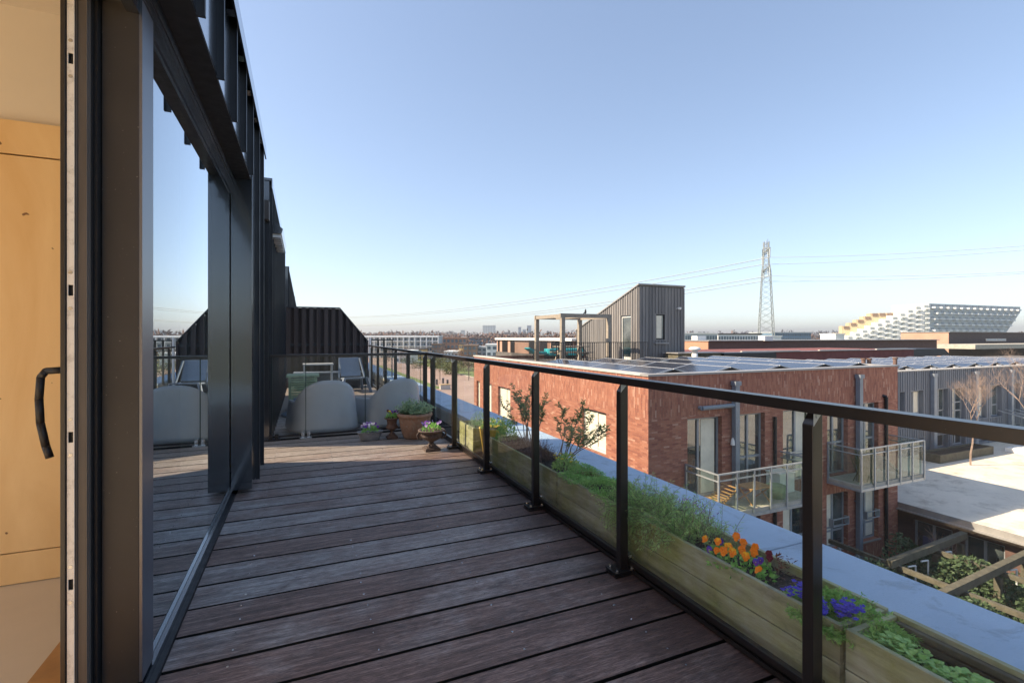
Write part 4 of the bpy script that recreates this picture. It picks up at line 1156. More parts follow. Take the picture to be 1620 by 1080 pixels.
# ------------------------------------------------------------------ grey timber building to the right
GY = 14.0; GZ = -0.19
gb2 = thing('grey_timber_building', 'long grey timber clad building with tall narrow windows at the right', 'building', (30, GY, -9))
gx = lambda px: (lambda u: GY * (SA + CA * u) / (CA - SA * u))((px - 810) / 768)
wins = []
for (a, b_) in [(1423, 1431), (1442, 1461), (1477, 1500), (1507, 1528), (1542, 1561), (1567, 1585), (1597, 1614), (1622, 1640), (1655, 1675)]:
    wins.append((gx(a), gx(b_)))
ops = []
for i, (a, b_) in enumerate(wins):
    ops.append((a, b_, -2.95, -1.22)); ops.append((a, b_, -5.9 if i > 5 else -4.2, -3.55))
m = MB(); wall(m, 'y', GY, 19.2, 60, -9, GZ - .05, ops, .35)
x = 19.25
while x < 60:
    zlo = -9
    inw = [w for w in wins if w[0] - .05 < x < w[1]]
    if inw: m.box(x, x + .05, GY - .03, GY - .001, -1.18, GZ - .06); m.box(x, x + .05, GY - .03, GY - .001, -3.5, -3.0)
    else: m.box(x, x + .05, GY - .03, GY - .001, -9, GZ - .06)
    x += .19
m.build('wall', 'batten_grey', gb2)
m = MB(); m.box(19.2, 60, GY - .05, GY + .25, GZ - .05, GZ); m.build('coping', 'copstone', gb2)
m = MB(); m.box(19.2, 60, GY + .5, 22.9, -8.9, GZ - .12); m.build('roof', 'roof', gb2)
for i, (a, b_) in enumerate(wins):
    window(gb2, 'y', GY, a, b_, -2.95, -1.22, mull=(.5,) if i % 2 else (.62,), trans=(.35,) if i % 3 else (.3, .55), fm='winframe', curtain=[(0.05, .45), (.5, .95), (.05, .3)][i % 3], d=.2)
    window(gb2, 'y', GY, a, b_, -5.9 if i > 5 else -4.2, -3.55, mull=(.5,), fm='winframe', curtain=(.1, .4) if i % 2 else None, d=.2)
for px in (1473, 1539, 1595, 1650):
    x = gx(px); m = MB(); m.box(x - .13, x + .13, GY - .2, GY - .035, -9, GZ - .2); m.box(x - .17, x + .17, GY - .22, GY - .032, GZ - .35, GZ - .2); m.build('downpipe', 'pipe', gb2)
tents([27.6, 29.7, 31.8, 34.0, 36.2, 38.4, 40.6, 42.8, 45.0], GY + .45, 4, GZ - .04, 'grey roof', 'solar panels on the grey timber roof')
# flat gravel roof
gr = thing('gravel_roof_building', 'single storey building with a pale sunlit gravel roof below the grey timber facade', 'building', (25, 9, -9))
m = MB(); m.box(19.13, 60, -12, GY - .001, -4.42, -4.34); m.build('roof', 'gravel', gr)
m = MB(); m.box(19.115, 19.128, -12, GY - .3, -4.52, -4.325); m.box(19.0, 19.6, -12, GY - .3, -4.56, -4.52); m.build('roof_edge', 'greycop', gr)
m = MB()
ops = [(8.9, 10.0, -7.4, -4.9), (7.6, 8.6, -7.4, -4.9), (5.0, 7.0, -7.4, -4.9), (2, 4.4, -7.4, -4.9)]
wall(m, 'x', 19.55, -12, BY + 1, -9, -4.56, ops, .3, [(-9, -7.4, 0)])
m.build('wall', 'brownwall', gr)
for (a, b_, z0, z1) in ops: window(gr, 'x', 19.55, a, b_, z0, z1, mull=(.5,), d=.1)
# low planter, skylight, glass lean-to on the gravel roof
lp = thing('roof_planter', 'long low timber planter on the gravel roof against the grey facade', 'planter', (28.5, 13, -4.34))
m = MB(); m.box(26.6, 31.2, 12.55, 12.63, -4.33, -3.95); m.box(26.6, 26.68, 12.64, 13.3, -4.33, -3.95); m.box(31.12, 31.2, 12.64, 13.3, -4.33, -3.95); m.box(26.6, 31.2, 13.31, 13.39, -4.33, -3.95); m.build('board', 'oldwood', lp)
m = MB(); m.box(26.69, 31.11, 12.64, 13.30, -4.33, -4.02); m.build('soil', 'soil', lp)
sk = thing('skylight', 'small white framed skylight lying in the shade on the gravel roof', 'skylight', (30, 9.6, -4.34))
sx_, sy_ = 32.4, 11.6
m = MB(); m.box(sx_, sx_ + 1.5, sy_, sy_ + 1.0, -4.33, -4.12); m.build('frame', 'white', sk)
m = MB(); m.box(sx_ + .15, sx_ + 1.35, sy_ + .12, sy_ + .88, -4.12, -4.10); m.build('pane', 'white', sk)
gh = thing('glass_lean_to', 'white framed glass lean-to on the gravel roof at the right edge', 'lean-to', (36, 12.5, -4.34))
m = MB()
for x in [35 + q * .8 for q in range(9)]:
    m.box(x, x + .05, 12.2, 12.25, -4.33, -3.0); m.bar((x + .025, 12.22, -3.0), (x + .025, 13.9, -2.6), .05, .05)
m.box(35, 41.5, 12.19, 12.26, -3.02, -2.96); m.box(35, 41.5, 12.19, 12.26, -3.7, -3.66)
m.build('frame', 'galv', gh)
m = MB(); m.box(35, 41.5, 12.22, 12.23, -4.33, -3.02); m.build('pane', 'balglass', gh)

# bare trees
def bare_tree(label, base, h, seed, spread=.55, mat='paletwig', r0=.07, levels=5, name='bare_tree', group=None):
    random.seed(seed); r = thing(name, label, 'tree', base, group)
    tr = MB(); cr = MB()
    def grow(p, d, L, rad, lev, mb):
        n = 3; q = Vector(p)
        for i in range(n):
            d = (d + Vector((random.gauss(0, .10), random.gauss(0, .10), .05))).normalized(); q2 = q + d * L / n
            mb.cyl(q, q2, rad * (1 - i * .12), rad * (1 - (i + 1) * .12), 5 if lev > 1 else 4); q = q2
            if lev < levels and i > 0 and lev > 0:
                a = random.uniform(0, 6.28); s = Vector((math.cos(a), math.sin(a), random.uniform(.2, .7)))
                grow(q, (d * .5 + s * spread).normalized(), L * .55, rad * .42, lev + 1, cr)
        if lev < levels:
            for k in range(random.choice((2, 3))):
                a = random.uniform(0, 6.28); s = Vector((math.cos(a), math.sin(a), random.uniform(-.1, .6)))
                grow(q, (d + s * spread).normalized(), L * random.uniform(.6, .8), rad * .52, lev + 1, cr)
    grow(Vector(base), Vector((0, 0, 1)), h * .38, r0, 0, tr)
    tr.build('trunk', mat, r); cr.build('branches', mat, r)
    return r
bare_tree('bare pale barked young tree in front of the grey facade, seen through the railing glass', (27.6, 11.9, -4.34), 4.0, 101, .6, r0=.042, levels=6, group='bare trees by the grey facade')
bare_tree('bare pale barked tree at the right edge in front of the grey facade', (31.5, 11.0, -4.34), 4.5, 102, .6, r0=.045, levels=6, group='bare trees by the grey facade')

# ------------------------------------------------------------------ courtyard below
m = MB(); m.box(2.9, 19.5, -14, BY - .02, -9, -7.4); struct(m.build('courtyard', 'court'))
m = MB(); m.box(9, 19.4, 2.2, 4.9, -7.396, -7.39); struct(m.build('courtyard_path', 'concrete'))
cpg = thing('courtyard_pergola', 'mossy timber beam pergola over the planted courtyard below', 'pergola', (17, 7.5, -7.4))
for (a, b_, c_, d_) in [((14.6, 8.05), (18.9, 8.3), -4.72, .16), ((13.6, 6.55), (18.9, 6.85), -4.72, .18), ((12.8, 5.0), (18.9, 5.3), -4.72, .18)]:
    m = MB(); m.bar((*a, c_), (*b_, c_), .16, .20); m.build('beam', 'oldwood', cpg)
for x in (14.95, 17.1):
    m = MB(); m.bar((x, 4.9, -4.86), (x, 9.9 if x < 16 else 8.4, -4.86), .10, .12); m.build('cross_beam', 'oldwood', cpg)
for (x, y) in [(15.2, 8.05), (17.0, 8.12), (18.6, 8.25), (14.9, 6.6), (16.9, 6.7), (18.6, 6.8), (17.2, 5.2), (14.2, 5.05)]:
    m = MB(); m.box(x - .08, x + .08, y - .07, y + .07, -7.4, -4.93); m.build('post', 'oldwood', cpg)
# white bent downpipes on the pergola
for i, (x, y) in enumerate([(15.6, 7.95), (16.3, 8.0), (17.6, 8.06), (17.9, 6.74)]):
    m = MB(); m.tube([(x - .3, y, -4.88), (x, y - .02, -4.90), (x, y - .02, -5.6)], .022, 6)
    tag(m.build('drain_pipe', 'white', loc=(x, y, -6)), ['leftmost white drain pipe bending down from the rear courtyard pergola beam', 'second white drain pipe from the left on the rear courtyard pergola beam', 'rightmost white drain pipe on the rear courtyard pergola beam', 'white drain pipe hanging from the middle courtyard pergola beam'][i], 'drain pipe')
# zigzag truss railing
zt = thing('zigzag_truss', 'pale zigzag steel truss between the brick corner and the courtyard pergola', 'truss', (14.95, 9.4, -5.2))
m = MB(); yy = [9.9 - .28 * q for q in range(7)]
for q in range(6): m.cyl((14.95, yy[q], -4.95 if q % 2 else -5.45), (14.95, yy[q + 1], -5.45 if q % 2 else -4.95), .025, None, 6)
m.build('zigzag', 'galv', zt); m = MB(); m.cyl((14.95, 9.9, -5.47), (14.95, 8.2, -5.47), .025, None, 6); m.build('chord', 'galv', zt)
# ivy and shrub mass
random.seed(200); mb = MB()
for i in range(12000):
    x = random.uniform(13.6, 18.9); y = random.uniform(5.6, 9.3); 
    hh = -5.45 + .35 * math.sin(x * 2.3) + .3 * math.sin(y * 3 + x)
    if random.random() < .25: hh -= random.uniform(0, .8)
    mb.leaf((x, y, hh + random.uniform(-.12, .12)), (random.gauss(0, .6), random.gauss(0, .6), random.uniform(-.2, .6)), .11, .085)
o = mb.build('ivy_cover', 'lf_ivy', loc=(16, 7, -7.4)); o['kind'] = 'stuff'
m = MB(); m.box(13.7, 18.8, 5.7, 9.2, -7.4, -6.0); o = m.build('ivy_bed', 'soil', loc=(16, 7, -7.4)); o['kind'] = 'stuff'
mb = MB(); random.seed(201)
for i in range(1500):
    x = random.uniform(17, 19.2); y = random.uniform(7, 9.8); mb.leaf((x, y, -7.38 + random.random() * .25), (random.gauss(0, .6), random.gauss(0, .6), .6), .12, .08)
o = mb.build('ground_cover', 'lf_olive', loc=(18, 8, -7.4)); o['kind'] = 'stuff'
bare_tree('bare many branched shrub tree in front of the dark courtyard windows', (18.3, 9.1, -7.4), 2.7, 103, .8, r0=.06, mat='paletwig', levels=4)
bn = thing('white_bin', 'white lidded bin beside the courtyard doors', 'bin', (18.9, 9.7, -7.4))
m = MB(); m.prism([(18.5, 9.5, -7.4), (19.1, 9.5, -7.4), (19.15, 9.5, -6.5), (18.45, 9.5, -6.5)], (0, .45, 0)); m.build('body', 'white', bn)
m = MB(); m.box(18.42, 19.18, 9.46, 9.98, -6.5, -6.42); m.build('lid', 'white', bn)
bl_ = thing('blue_door', 'dark blue door leaf standing by the courtyard doors', 'door', (19.2, 9.4, -7.4))
m = MB(); m.box(19.3, 19.36, 9.0, 9.6, -7.4, -5.3); m.build('panel', 'darkblue', bl_)
m = MB(); m.lathe([(0, 0), (.34, 0), (.4, .5), (.34, .95), (0, 1.0)], (17.9, 5.6, -7.4), 16); tag(m.build('rain_barrel', 'greenbox', loc=(17.9, 5.6, -7.4), smooth=True), 'pale green rain barrel behind the nearest courtyard pergola beam', 'barrel')

# ================================================================== MIDDLE AND FAR DISTANCE
def block(name, label, cat, boxes, group=None, wins=None):
    """boxes: (part, mat, x0,x1,y0,y1,z0,z1)"""
    r = thing(name, label, cat, (boxes[0][2], boxes[0][4], boxes[0][6]), group)
    for (p, mt, *q) in boxes:
        m = MB(); m.box(*q); m.build(p, mt, r)
    return r
# red wing behind the panels
r = block('red_brick_wing', 'long low wine red brick wing beyond the brick block roof', 'building', [('wall', 'redwall', 21.2, 45, 23, 30, -9, .40), ('coping', 'greycop', 21.1, 45.1, 22.9, 23.2, .40, .44)])
for (a, c) in [(26, 31.5), (33.5, 38), (40, 44)]:
    m = MB(); m.box(a, c, 22.86, 23.0, .44, .50); m.build('coping_segment', 'copstone', r)
m = MB(); m.prism([(45.2, 23.4, -.19), (51.2, 23.4, -.19), (50.2, 23.4, .42), (45.2, 23.4, .42)], (0, 3, 0))
tag(m.build('dark_roof_wedge', 'blacksoft', loc=(48, 24, -.2)), 'dark sloped roof element between the wine red wing and the pale roof', 'roof element')
block('pale_roof_building', 'pale flat roof plane at the right behind the grey timber roof', 'building', [('roof', 'concrete', 80, 120, 34, 39.0, -.2, .38)])
# brown building
r = block('brown_brick_building', 'long brown brick building with a sunlit left end below the pylon', 'building', [('wall', 'brownwall', 36.5, 75.5, 36, 40.5, -9, .98), ('roof_edge', 'greycop', 36.3, 75.7, 35.8, 40.6, .98, 1.06)])
m = MB(); m.box(36.40, 36.49, 36, 40.5, -3, .975); m.build('sun_tinted_end', 'farred', r)  # sunlight painted as an orange sheet over the brown end
for i, px in enumerate((1103, 1210)):
    x, y = at(px, 50 if i else 51); m = MB(); m.box(x, x + 1.2, y, y + .8, 1.0, 1.5); m.build('roof_box', 'white', r)
r = block('dark_brick_building', 'dark brick building with a pinkish sunlit end and louvre strip at the right', 'building', [('wall', 'brownwall2', 87, 140, 40, 46.2, -9, 2.05), ('roof_edge', 'greycop', 86.8, 140, 39.8, 46.3, 2.05, 2.12)])
m = MB(); m.box(86.9, 86.99, 40, 46.2, -3, 2.04); m.build('sun_tinted_end', 'pinkwall', r)  # pink sheet paints the sunlit side onto the dark walls
m = MB(); m.box(97, 103, 39.9, 39.99, .7, 1.1); m.build('louvre', 'copstone', r)
m = MB(); m.box(97.2, 100, 39.86, 39.9, .78, 1.02); m.box(100.4, 102.8, 39.86, 39.9, .78, 1.02); m.build('louvre_blades', 'fargrey', r)

# ------------------------------------------------------------------ stepped white apartment building
T0 = 330.0
sb = thing('stepped_white_building', 'large white stepped apartment building with golden terraces and hundreds of balconies on the horizon', 'building', (*at(1470, T0), -9))
def P3(px, py, t): x, y = at(px, t); return (x, y, zat(py, t))
# right facade: quadrilateral with raking underside
NF = 9
cx0, cx1 = at(1470, T0), at(1597, T0 * 1.10)
d = Vector((cx1[0] - cx0[0], cx1[1] - cx0[1], 0)); LF = d.length; d.normalize(); nb = Vector((-d.y, d.x, 0))
ztp, zbt = zat(480, T0), 0.5
Hh = ztp - zbt
m = MB()
p = Vector((*cx0, 0))
over = 14
pol = [p + Vector((0, 0, zbt - 6)), p + d * (LF - 16) + Vector((0, 0, zbt - 6)), p + d * (LF + over) + Vector((0, 0, ztp - 4)), p + d * (LF + over) + Vector((0, 0, ztp)), p + Vector((0, 0, ztp))]
m.prism(pol, nb * 24)
m.build('body', 'fargrey', sb)
rows = 6; n_ = 12
bal = MB(); dark = MB()
random.seed(5)
for rr in range(rows):
    z = ztp - 2.2 - rr * Hh / rows
    lim = LF + over - 3 - rr * 5.0
    q = 2 + (rr % 2) * 3
    while q < lim:
        a = p + d * q - nb * 1.3 + Vector((0, 0, z)); b_ = p + d * (q + 3.6) - nb * 1.3 + Vector((0, 0, z))
        bal = MB(); bal.bar(a - Vector((0, 0, .5)) + nb * .0, b_ - Vector((0, 0, .5)), 2.4, 1.1); bal.build('balcony', 'farwhite', sb)
        dark = MB(); dark.bar(p + d * (q + .4) - nb * .12 + Vector((0, 0, z + .9)), p + d * (q + 3) - nb * .12 + Vector((0, 0, z + .9)), .15, 1.6); dark.build('window', 'farwin', sb)
        q += 7.6
    bal = MB(); bal.bar(p - nb * .2 + Vector((0, 0, z - 2.2)), p + d * lim - nb * .2 + Vector((0, 0, z - 2.2)), .3, .35); bal.build('floor_band', 'farwhite', sb)
# left side: white steps going down towards the left, golden terraces behind
e0 = Vector((*at(1470, T0), 0)); e1 = Vector((*at(1338, T0 * 1.06), 0)); dl = (e1 - e0); LL = dl.length; dl.normalize(); nl = Vector((dl.y, -dl.x, 0))
if nl.dot(Vector((SA, CA, 0))) < 0: nl = -nl
ns = 11
for i in range(ns):
    f0 = i / ns; top = ztp - max(0, (i - 0.6)) * (ztp - 1) / (ns - 1) * (1.0)
    wm = MB(); a = e0 + dl * LL * f0; b_ = e0 + dl * LL * (f0 + 1 / ns)
    wm.prism([a + Vector((0, 0, -8)), b_ + Vector((0, 0, -8)), b_ + Vector((0, 0, top)), a + Vector((0, 0, top))], nl * 10)
    wm.build('white_step', 'farwhite', sb)
    gm_ = MB(); gt_ = min(ztp - 5.5, top + 4.5) if i < ns - 1 else top + 1.5
    sh = dl * 5
    gm_.prism([a + nl * 10.2 + sh + Vector((0, 0, -8)), b_ + nl * 10.2 + sh + Vector((0, 0, -8)), b_ + nl * 10.2 + sh + Vector((0, 0, gt_)), a + nl * 10.2 + sh + Vector((0, 0, gt_))], nl * 12)
    gm_.build('timber_step', 'fargold', sb)
    wd = MB()
    lv = int((top + 2) / 3.2)
    for k_ in range(lv):
        z = top - 2.0 - k_ * 3.3
        s0 = a + dl * (LL / ns * .15) - nl * .2; s1 = a + dl * (LL / ns * .62) - nl * .2
        wd = MB(); wd.bar(s0 + Vector((0, 0, z)), s1 + Vector((0, 0, z)), .3, 1.5); wd.build('window', 'farwin', sb)
    wb_ = MB()
    for k_ in range(max(1, lv)):
        z = top - 3.4 - k_ * 3.3; s0 = a + dl * (LL / ns * .05) - nl * 1.1; s1 = a + dl * (LL / ns * .55) - nl * 1.1
        wb_ = MB(); wb_.bar(s0 + Vector((0, 0, z)), s1 + Vector((0, 0, z)), 2.0, .9); wb_.build('balcony', 'farwhite', sb)
    bx_ = MB()
    if i % 1 == 0 and i > 1:
        s0 = a + nl * 9.9 + sh; bx_.bar(s0 + Vector((0, 0, gt_ - 1.2)), s0 + dl * 3 + Vector((0, 0, gt_ - 1.2)), .5, 2.0); bx_.build('timber_bay', 'farbrown', sb)

# ------------------------------------------------------------------ pylon
PT = 256.0
px_, py_ = at(1212, PT)
py = thing('lattice_pylon', 'tall grey lattice electricity pylon with two pairs of crossarms', 'pylon', (px_, py_, -9))
m = MB()
ztop_ = zat(381, PT); zA1 = zat(400, PT); zA2 = zat(428, PT)
ca, sa = math.cos(R(47)), math.sin(R(47))
def rot(x, y): return (px_ + x * ca - y * sa, py_ + x * sa + y * ca)
def hw(z):
    f = (z + 9) / (zA2 + 9)
    return 4.0 * (1 - f) + 1.9 * f if f < 1 else 1.9 - min(1, (z - zA2) / 5.0) * .7
zs = [-9]; 
while zs[-1] < ztop_ - 2: zs.append(zs[-1] + max(2.2, hw(zs[-1]) * 1.1))
def leg(z, s): w_ = hw(z); return (*rot(s[0] * w_, s[1] * w_), z)
cs = [(1, 1), (1, -1), (-1, -1), (-1, 1)]
mats_ = [MB() for _ in range(4)]
for a, b_ in zip(zs[:-1], zs[1:]):
    for i, c_ in enumerate(cs):
        mats_[i].bar(leg(a, c_), leg(b_, c_), .30, .30)
        n2 = cs[(i + 1) % 4]
        m.bar(leg(a, c_), leg(b_, n2), .12, .12); m.bar(leg(a, n2), leg(b_, c_), .12, .12)
for q in mats_: q.build('leg', 'pylon', py)
m.build('bracing', 'pylon', py)
def arm(z, L):
    q = MB()
    for s in (-1, 1):
        tip = (*rot(s * L, 0), z + .6)
        for y in (-1.5, 1.5):
            for dz in (0, 2.2): q.bar((*rot(s * 1.4, y), z + dz), tip, .38, .38)
        for k_ in range(1, 5):
            f = k_ / 5; x = s * (1.4 + (L - 1.4) * f); yy = 1.5 * (1 - f)
            q.bar((*rot(x, -yy), z + .6 * f), (*rot(x, yy), z + 2.2 - 1.6 * f), .12, .12); q.bar((*rot(x, yy), z + .6 * f), (*rot(s * (1.4 + (L - 1.4) * (f - .2)), yy), z + 2.2 - 1.6 * (f - .2)), .12, .12)
    a = q.build('crossarm', 'pylon', py)
    for x in (-L, -L * .55, L * .55, L):
        i_ = MB(); i_.cyl((*rot(x, 0), z + .3), (*rot(x + .8, 0), z - 4.2), .22, None, 6); i_.cyl((*rot(x + 1.6, 0), z + .3), (*rot(x + .8, 0), z - 4.2), .22, None, 6); i_.build('insulator', 'fargrey', a)
    return a
arm(zA1, 13); arm(zA2, 13)
m = MB(); m.bar((*rot(-4, 0), zA1 + 2), (*rot(-5.5, 0), ztop_), .2, .2); m.bar((*rot(4, 0), zA1 + 2), (*rot(5.5, 0), ztop_), .2, .2); m.bar((*rot(0, 0), zA1), (*rot(0, 0), ztop_), .3, .3)
m.build('peak', 'galv', py)
def cable(p0, p1, sag, r, label, grp):
    p0 = Vector(p0); p1 = Vector(p1); pts = []
    for i in range(25):
        t = i / 24; q = p0.lerp(p1, t); q.z -= sag * 4 * t * (1 - t); pts.append(q)
    m = MB(); m.tube(pts, r, 4)
    tag(m.build('power_cable', 'fargrey', loc=tuple(p0)), label, 'cable', grp)
zz_ = [zA1 - 4.2, zA1 - 4.2, zA2 - 4.2, zA2 - 4.2]
for i, (zc, x) in enumerate([(zA1 - 4.2, -13), (zA1 - 4.2, 13), (zA2 - 4.2, -13), (zA2 - 4.2, 13)]):
    a = (*rot(x + .8, 0), zc)
    w_ = ['upper', 'upper', 'lower', 'lower'][i]; sd = ['near', 'far', 'near', 'far'][i]
    tx, ty = at(1750, 180 + (20 if i % 2 else 0)); cable(a, (tx, ty, (37.5 if i < 2 else 27) + 2.5 * (i % 2)), 1.5, .11, f'{w_} {sd} power cable running right from the pylon', 'power cables right of the pylon')
    tx, ty = at(420, 620 + (25 if i % 2 else 0)); cable(a, (tx, ty, 22 + (8 if i < 2 else 0)), 14, .2, f'{w_} {sd} power cable sagging away left from the pylon', 'power cables left of the pylon')

# ------------------------------------------------------------------ buildings under the skyline
x, y = at(1223, 300); x1, y1 = at(1283, 300)
def fbox(name, label, mat, pxa, pxb, ztop_px, t, depth=12, rows=2, cols=8, gm='farglass', cat='building', group=None, roof=None, zb=-9, extra=None):
    """slab building whose front faces us at distance t; with rows of window openings as sub boxes"""
    a = Vector((*at(pxa, t), 0)); b_ = Vector((*at(pxb, t), 0)); zt = zat(ztop_px, t)
    dv = (b_ - a); L = dv.length; dv.normalize(); nv = Vector((-dv.y, dv.x, 0))
    r = thing(name, label, cat, (a.x, a.y, zb), group)
    m = MB(); m.prism([a + Vector((0, 0, zb)), b_ + Vector((0, 0, zb)), b_ + Vector((0, 0, zt)), a + Vector((0, 0, zt))], nv * depth); m.build('wall', mat, r)
    if rows:
        w_ = MB(); hh = (zt - zb) / rows; one = rows * cols <= 100
        for i in range(rows):
            for j_ in range(cols):
                s = a + dv * L * (j_ + .2) / cols; e = a + dv * L * (j_ + .8) / cols; z = zb + hh * (i + .55)
                w_.bar(s - nv * .05 + Vector((0, 0, z)), e - nv * .05 + Vector((0, 0, z)), .2, hh * .5)
                if one: w_.build('window', gm, r); w_ = MB()
        if not one: o_ = w_.build('window', gm, r); o_['kind'] = 'stuff'
    m = MB(); m.prism([a - nv * .3 - dv * .3 + Vector((0, 0, zt)), b_ - nv * .3 + dv * .3 + Vector((0, 0, zt)), b_ - nv * .3 + dv * .3 + Vector((0, 0, zt + .25 + t * .001)), a - nv * .3 - dv * .3 + Vector((0, 0, zt + .25 + t * .001))], nv * (depth + .6)); m.build('roof', roof or mat, r)
    return r
fbox('blue_office_building', 'long blue grey office building right of the pylon foot', 'farblue', 1223, 1283, 526.5, 300, 30, 5, 16, roof='fargrey')
fbox('low_white_hall', 'low white and grey hall left of the pylon on the skyline', 'fargrey', 1083, 1135, 528, 180, 20, 3, 12, roof='farwhite')
fbox('pale_row_houses', 'pale row of houses at the pylon foot', 'farwhite', 1136, 1204, 529, 190, 20, 3, 16, roof='fardark')
fbox('white_shed', 'small white shed at the right of the pylon foot', 'farwhite', 1222, 1236, 532.5, 200, 8, 0)
fbox('white_site_cabin', 'white cabin left of the golden terraces', 'farwhite', 1322, 1336, 529, 240, 12, 0)
fbox('white_tower_block', 'pale white tower block standing alone on the left horizon', 'farwhite', 763.5, 783, 515.5, 900, 40, 9, 5, gm='fargrey')
for i, (a, b_, yy, t, lb) in enumerate([(820, 824.5, 518, 2200, 'leftmost slim hazy skyscraper of the far skyline'), (827, 832, 522, 2300, 'lower hazy tower between two skyscrapers'), (834, 840.5, 515.5, 2200, 'rightmost and tallest hazy skyscraper of the far skyline'), (729, 734, 523, 1500, 'small hazy tower left of the white tower block'), (680, 690, 526, 1200, 'hazy grey block on the left horizon'), (660, 668, 525, 1300, 'narrow hazy block left of centre on the horizon')]):
    fbox('skyline_tower', lb, 'farblue' if i < 3 else 'fargrey', a, b_, yy, t, 30, 0, group='towers on the horizon')
# long white gallery block at left
r = fbox('white_gallery_block', 'long white gallery flat with rows of balconies on the left, behind the next terrace', 'fargrey', 575, 694, 532.5, 240, 14, 4, 24, roof='farwhite')
a = Vector((*at(575, 240), 0)); b_ = Vector((*at(694, 240), 0)); dv = (b_ - a).normalized(); nv = Vector((-dv.y, dv.x, 0)); L = (b_ - a).length
for i in range(14):
    m = MB(); p0 = a + dv * L * i / 13 - nv * 1.4; m.bar(p0 + Vector((0, 0, -9)), p0 + Vector((0, 0, 1.0)), .5, .5); m.build('column', 'farwhite', r)
for z in (-6, -3.4, -.9, 1.1):
    m = MB(); m.bar(a - nv * .8 + Vector((0, 0, z)), b_ - nv * .8 + Vector((0, 0, z)), 1.7, .28); m.build('gallery', 'farwhite', r)
# houses along the street
hs = [(640, 668, 553, 105, 'farochre', 'ochre rendered house nearest the gallery flat', 3, 4), (668, 682, 541, 118, 'farwhite', 'tall narrow white house beside the ochre one', 3, 2), (683, 698, 545, 112, 'farbrown', 'brown house between two white houses', 3, 3), (697, 716, 541, 124, 'farwhite', 'white and ochre house in the middle of the street row', 3, 3),
      (703, 724, 557, 95, 'farwhite', 'low white house with big windows in front of the street row', 2, 4), (726, 733, 545, 100, 'farochre', 'ochre sided narrow house left of the dark one', 3, 2), (733, 754, 547, 96, 'farbrown', 'dark brown boxed house at the right of the street row', 3, 3), (742, 762, 541, 140, 'farblue', 'blue grey house beyond the dark brown one', 3, 3),
      (755, 770, 550, 100, 'fargrey', 'grey house at the corner of the brick block', 3, 2), (769, 787, 546, 90, 'farwhite', 'white house with black window beside the brick block', 3, 2), (700, 738, 535, 260, 'farred', 'orange brick block further back', 3, 6), (740, 786, 536, 330, 'farblue', 'long blue block further back', 3, 10),
      (680, 700, 536, 320, 'farwhite', 'distant pale block above the street row', 3, 5), (626, 650, 556, 90, 'farwhite', 'small white house with dark roof left of the ochre one', 2, 4)]
for (a, b_, yy, t, mt, lb, rw, cl) in hs:
    fbox('town_house', lb, mt, a, b_, yy, t * (2.1 if t < 150 else 1), 14, rw, cl, group='houses along the far street', roof='fardark' if mt in ('farochre', 'farblue') else None)
random.seed(321)
for i in range(26):
    pxa = random.uniform(1085, 1330); wdt = random.uniform(6, 16)
fbox('pale_low_building', 'pale low flats behind the roof pergola', 'farred', 845, 915, 531, 400, 20, 2, 14, roof='farwhite')

# roads, verges
def strip(name, mat, x0, x1, y0, y1, z):
    m = MB(); m.quad((x0, y0, z), (x1, y0, z), (x1, y1, z), (x0, y1, z)); return struct(m.build(name, mat))
strip('street', 'paver', 4, 7.6, -30, 60, -8.99); strip('square', 'paver', 3, 40, 45, 330, -8.992); strip('road', 'asphalt', 53, 60, 40, 330, -8.985)
strip('verge', 'grass', 40, 52, 52, 330, -8.97); strip('grass_strip', 'grass', 22.5, 26, 95, 180, -8.975); strip('pavement', 'copstone', 3, 20, 62, 66, -8.975)
m = MB(); m.box(39.8, 40.0, 45, 330, -8.99, -8.87); struct(m.build('kerb', 'concrete'))
def fluff(name, label, cat, cx, cy, zb, rx, ry, h, n, mat, ls, trunk=True, seed=1, group=None, th=1.5, twigmat='twig'):
    random.seed(seed); r = thing(name, label, cat, (cx, cy, zb), group)
    if trunk:
        t_ = MB(); t_.cyl((cx, cy, zb), (cx, cy, zb + th + h * .6), .12, .04, 6)
        for q in range(7):
            a = random.uniform(0, 6.28); t_.cyl((cx, cy, zb + th + h * .1 * q / 2), (cx + rx * .6 * math.cos(a), cy + ry * .6 * math.sin(a), zb + th + h * (.3 + .08 * q)), .05, .02, 4)
        t_.build('trunk', twigmat, r)
    mb = MB(); lumps = [(random.gauss(0, .45), random.gauss(0, .45), random.uniform(.2, .8), random.uniform(.35, .6)) for _ in range(9)]
    for i in range(n):
        lx, ly, lz, lr = random.choice(lumps); v = Vector((random.gauss(0, 1), random.gauss(0, 1), random.gauss(0, 1))).normalized() * lr * random.random() ** .4
        mb.leaf((cx + (lx + v.x) * rx, cy + (ly + v.y) * ry, zb + (th if trunk else 0) + max(.02, (lz + v.z * .8)) * h), (random.gauss(0, 1), random.gauss(0, 1), random.gauss(.2, 1)), ls * random.uniform(.6, 1.4), ls * .7)
    mb.build('crown', mat, r); return r
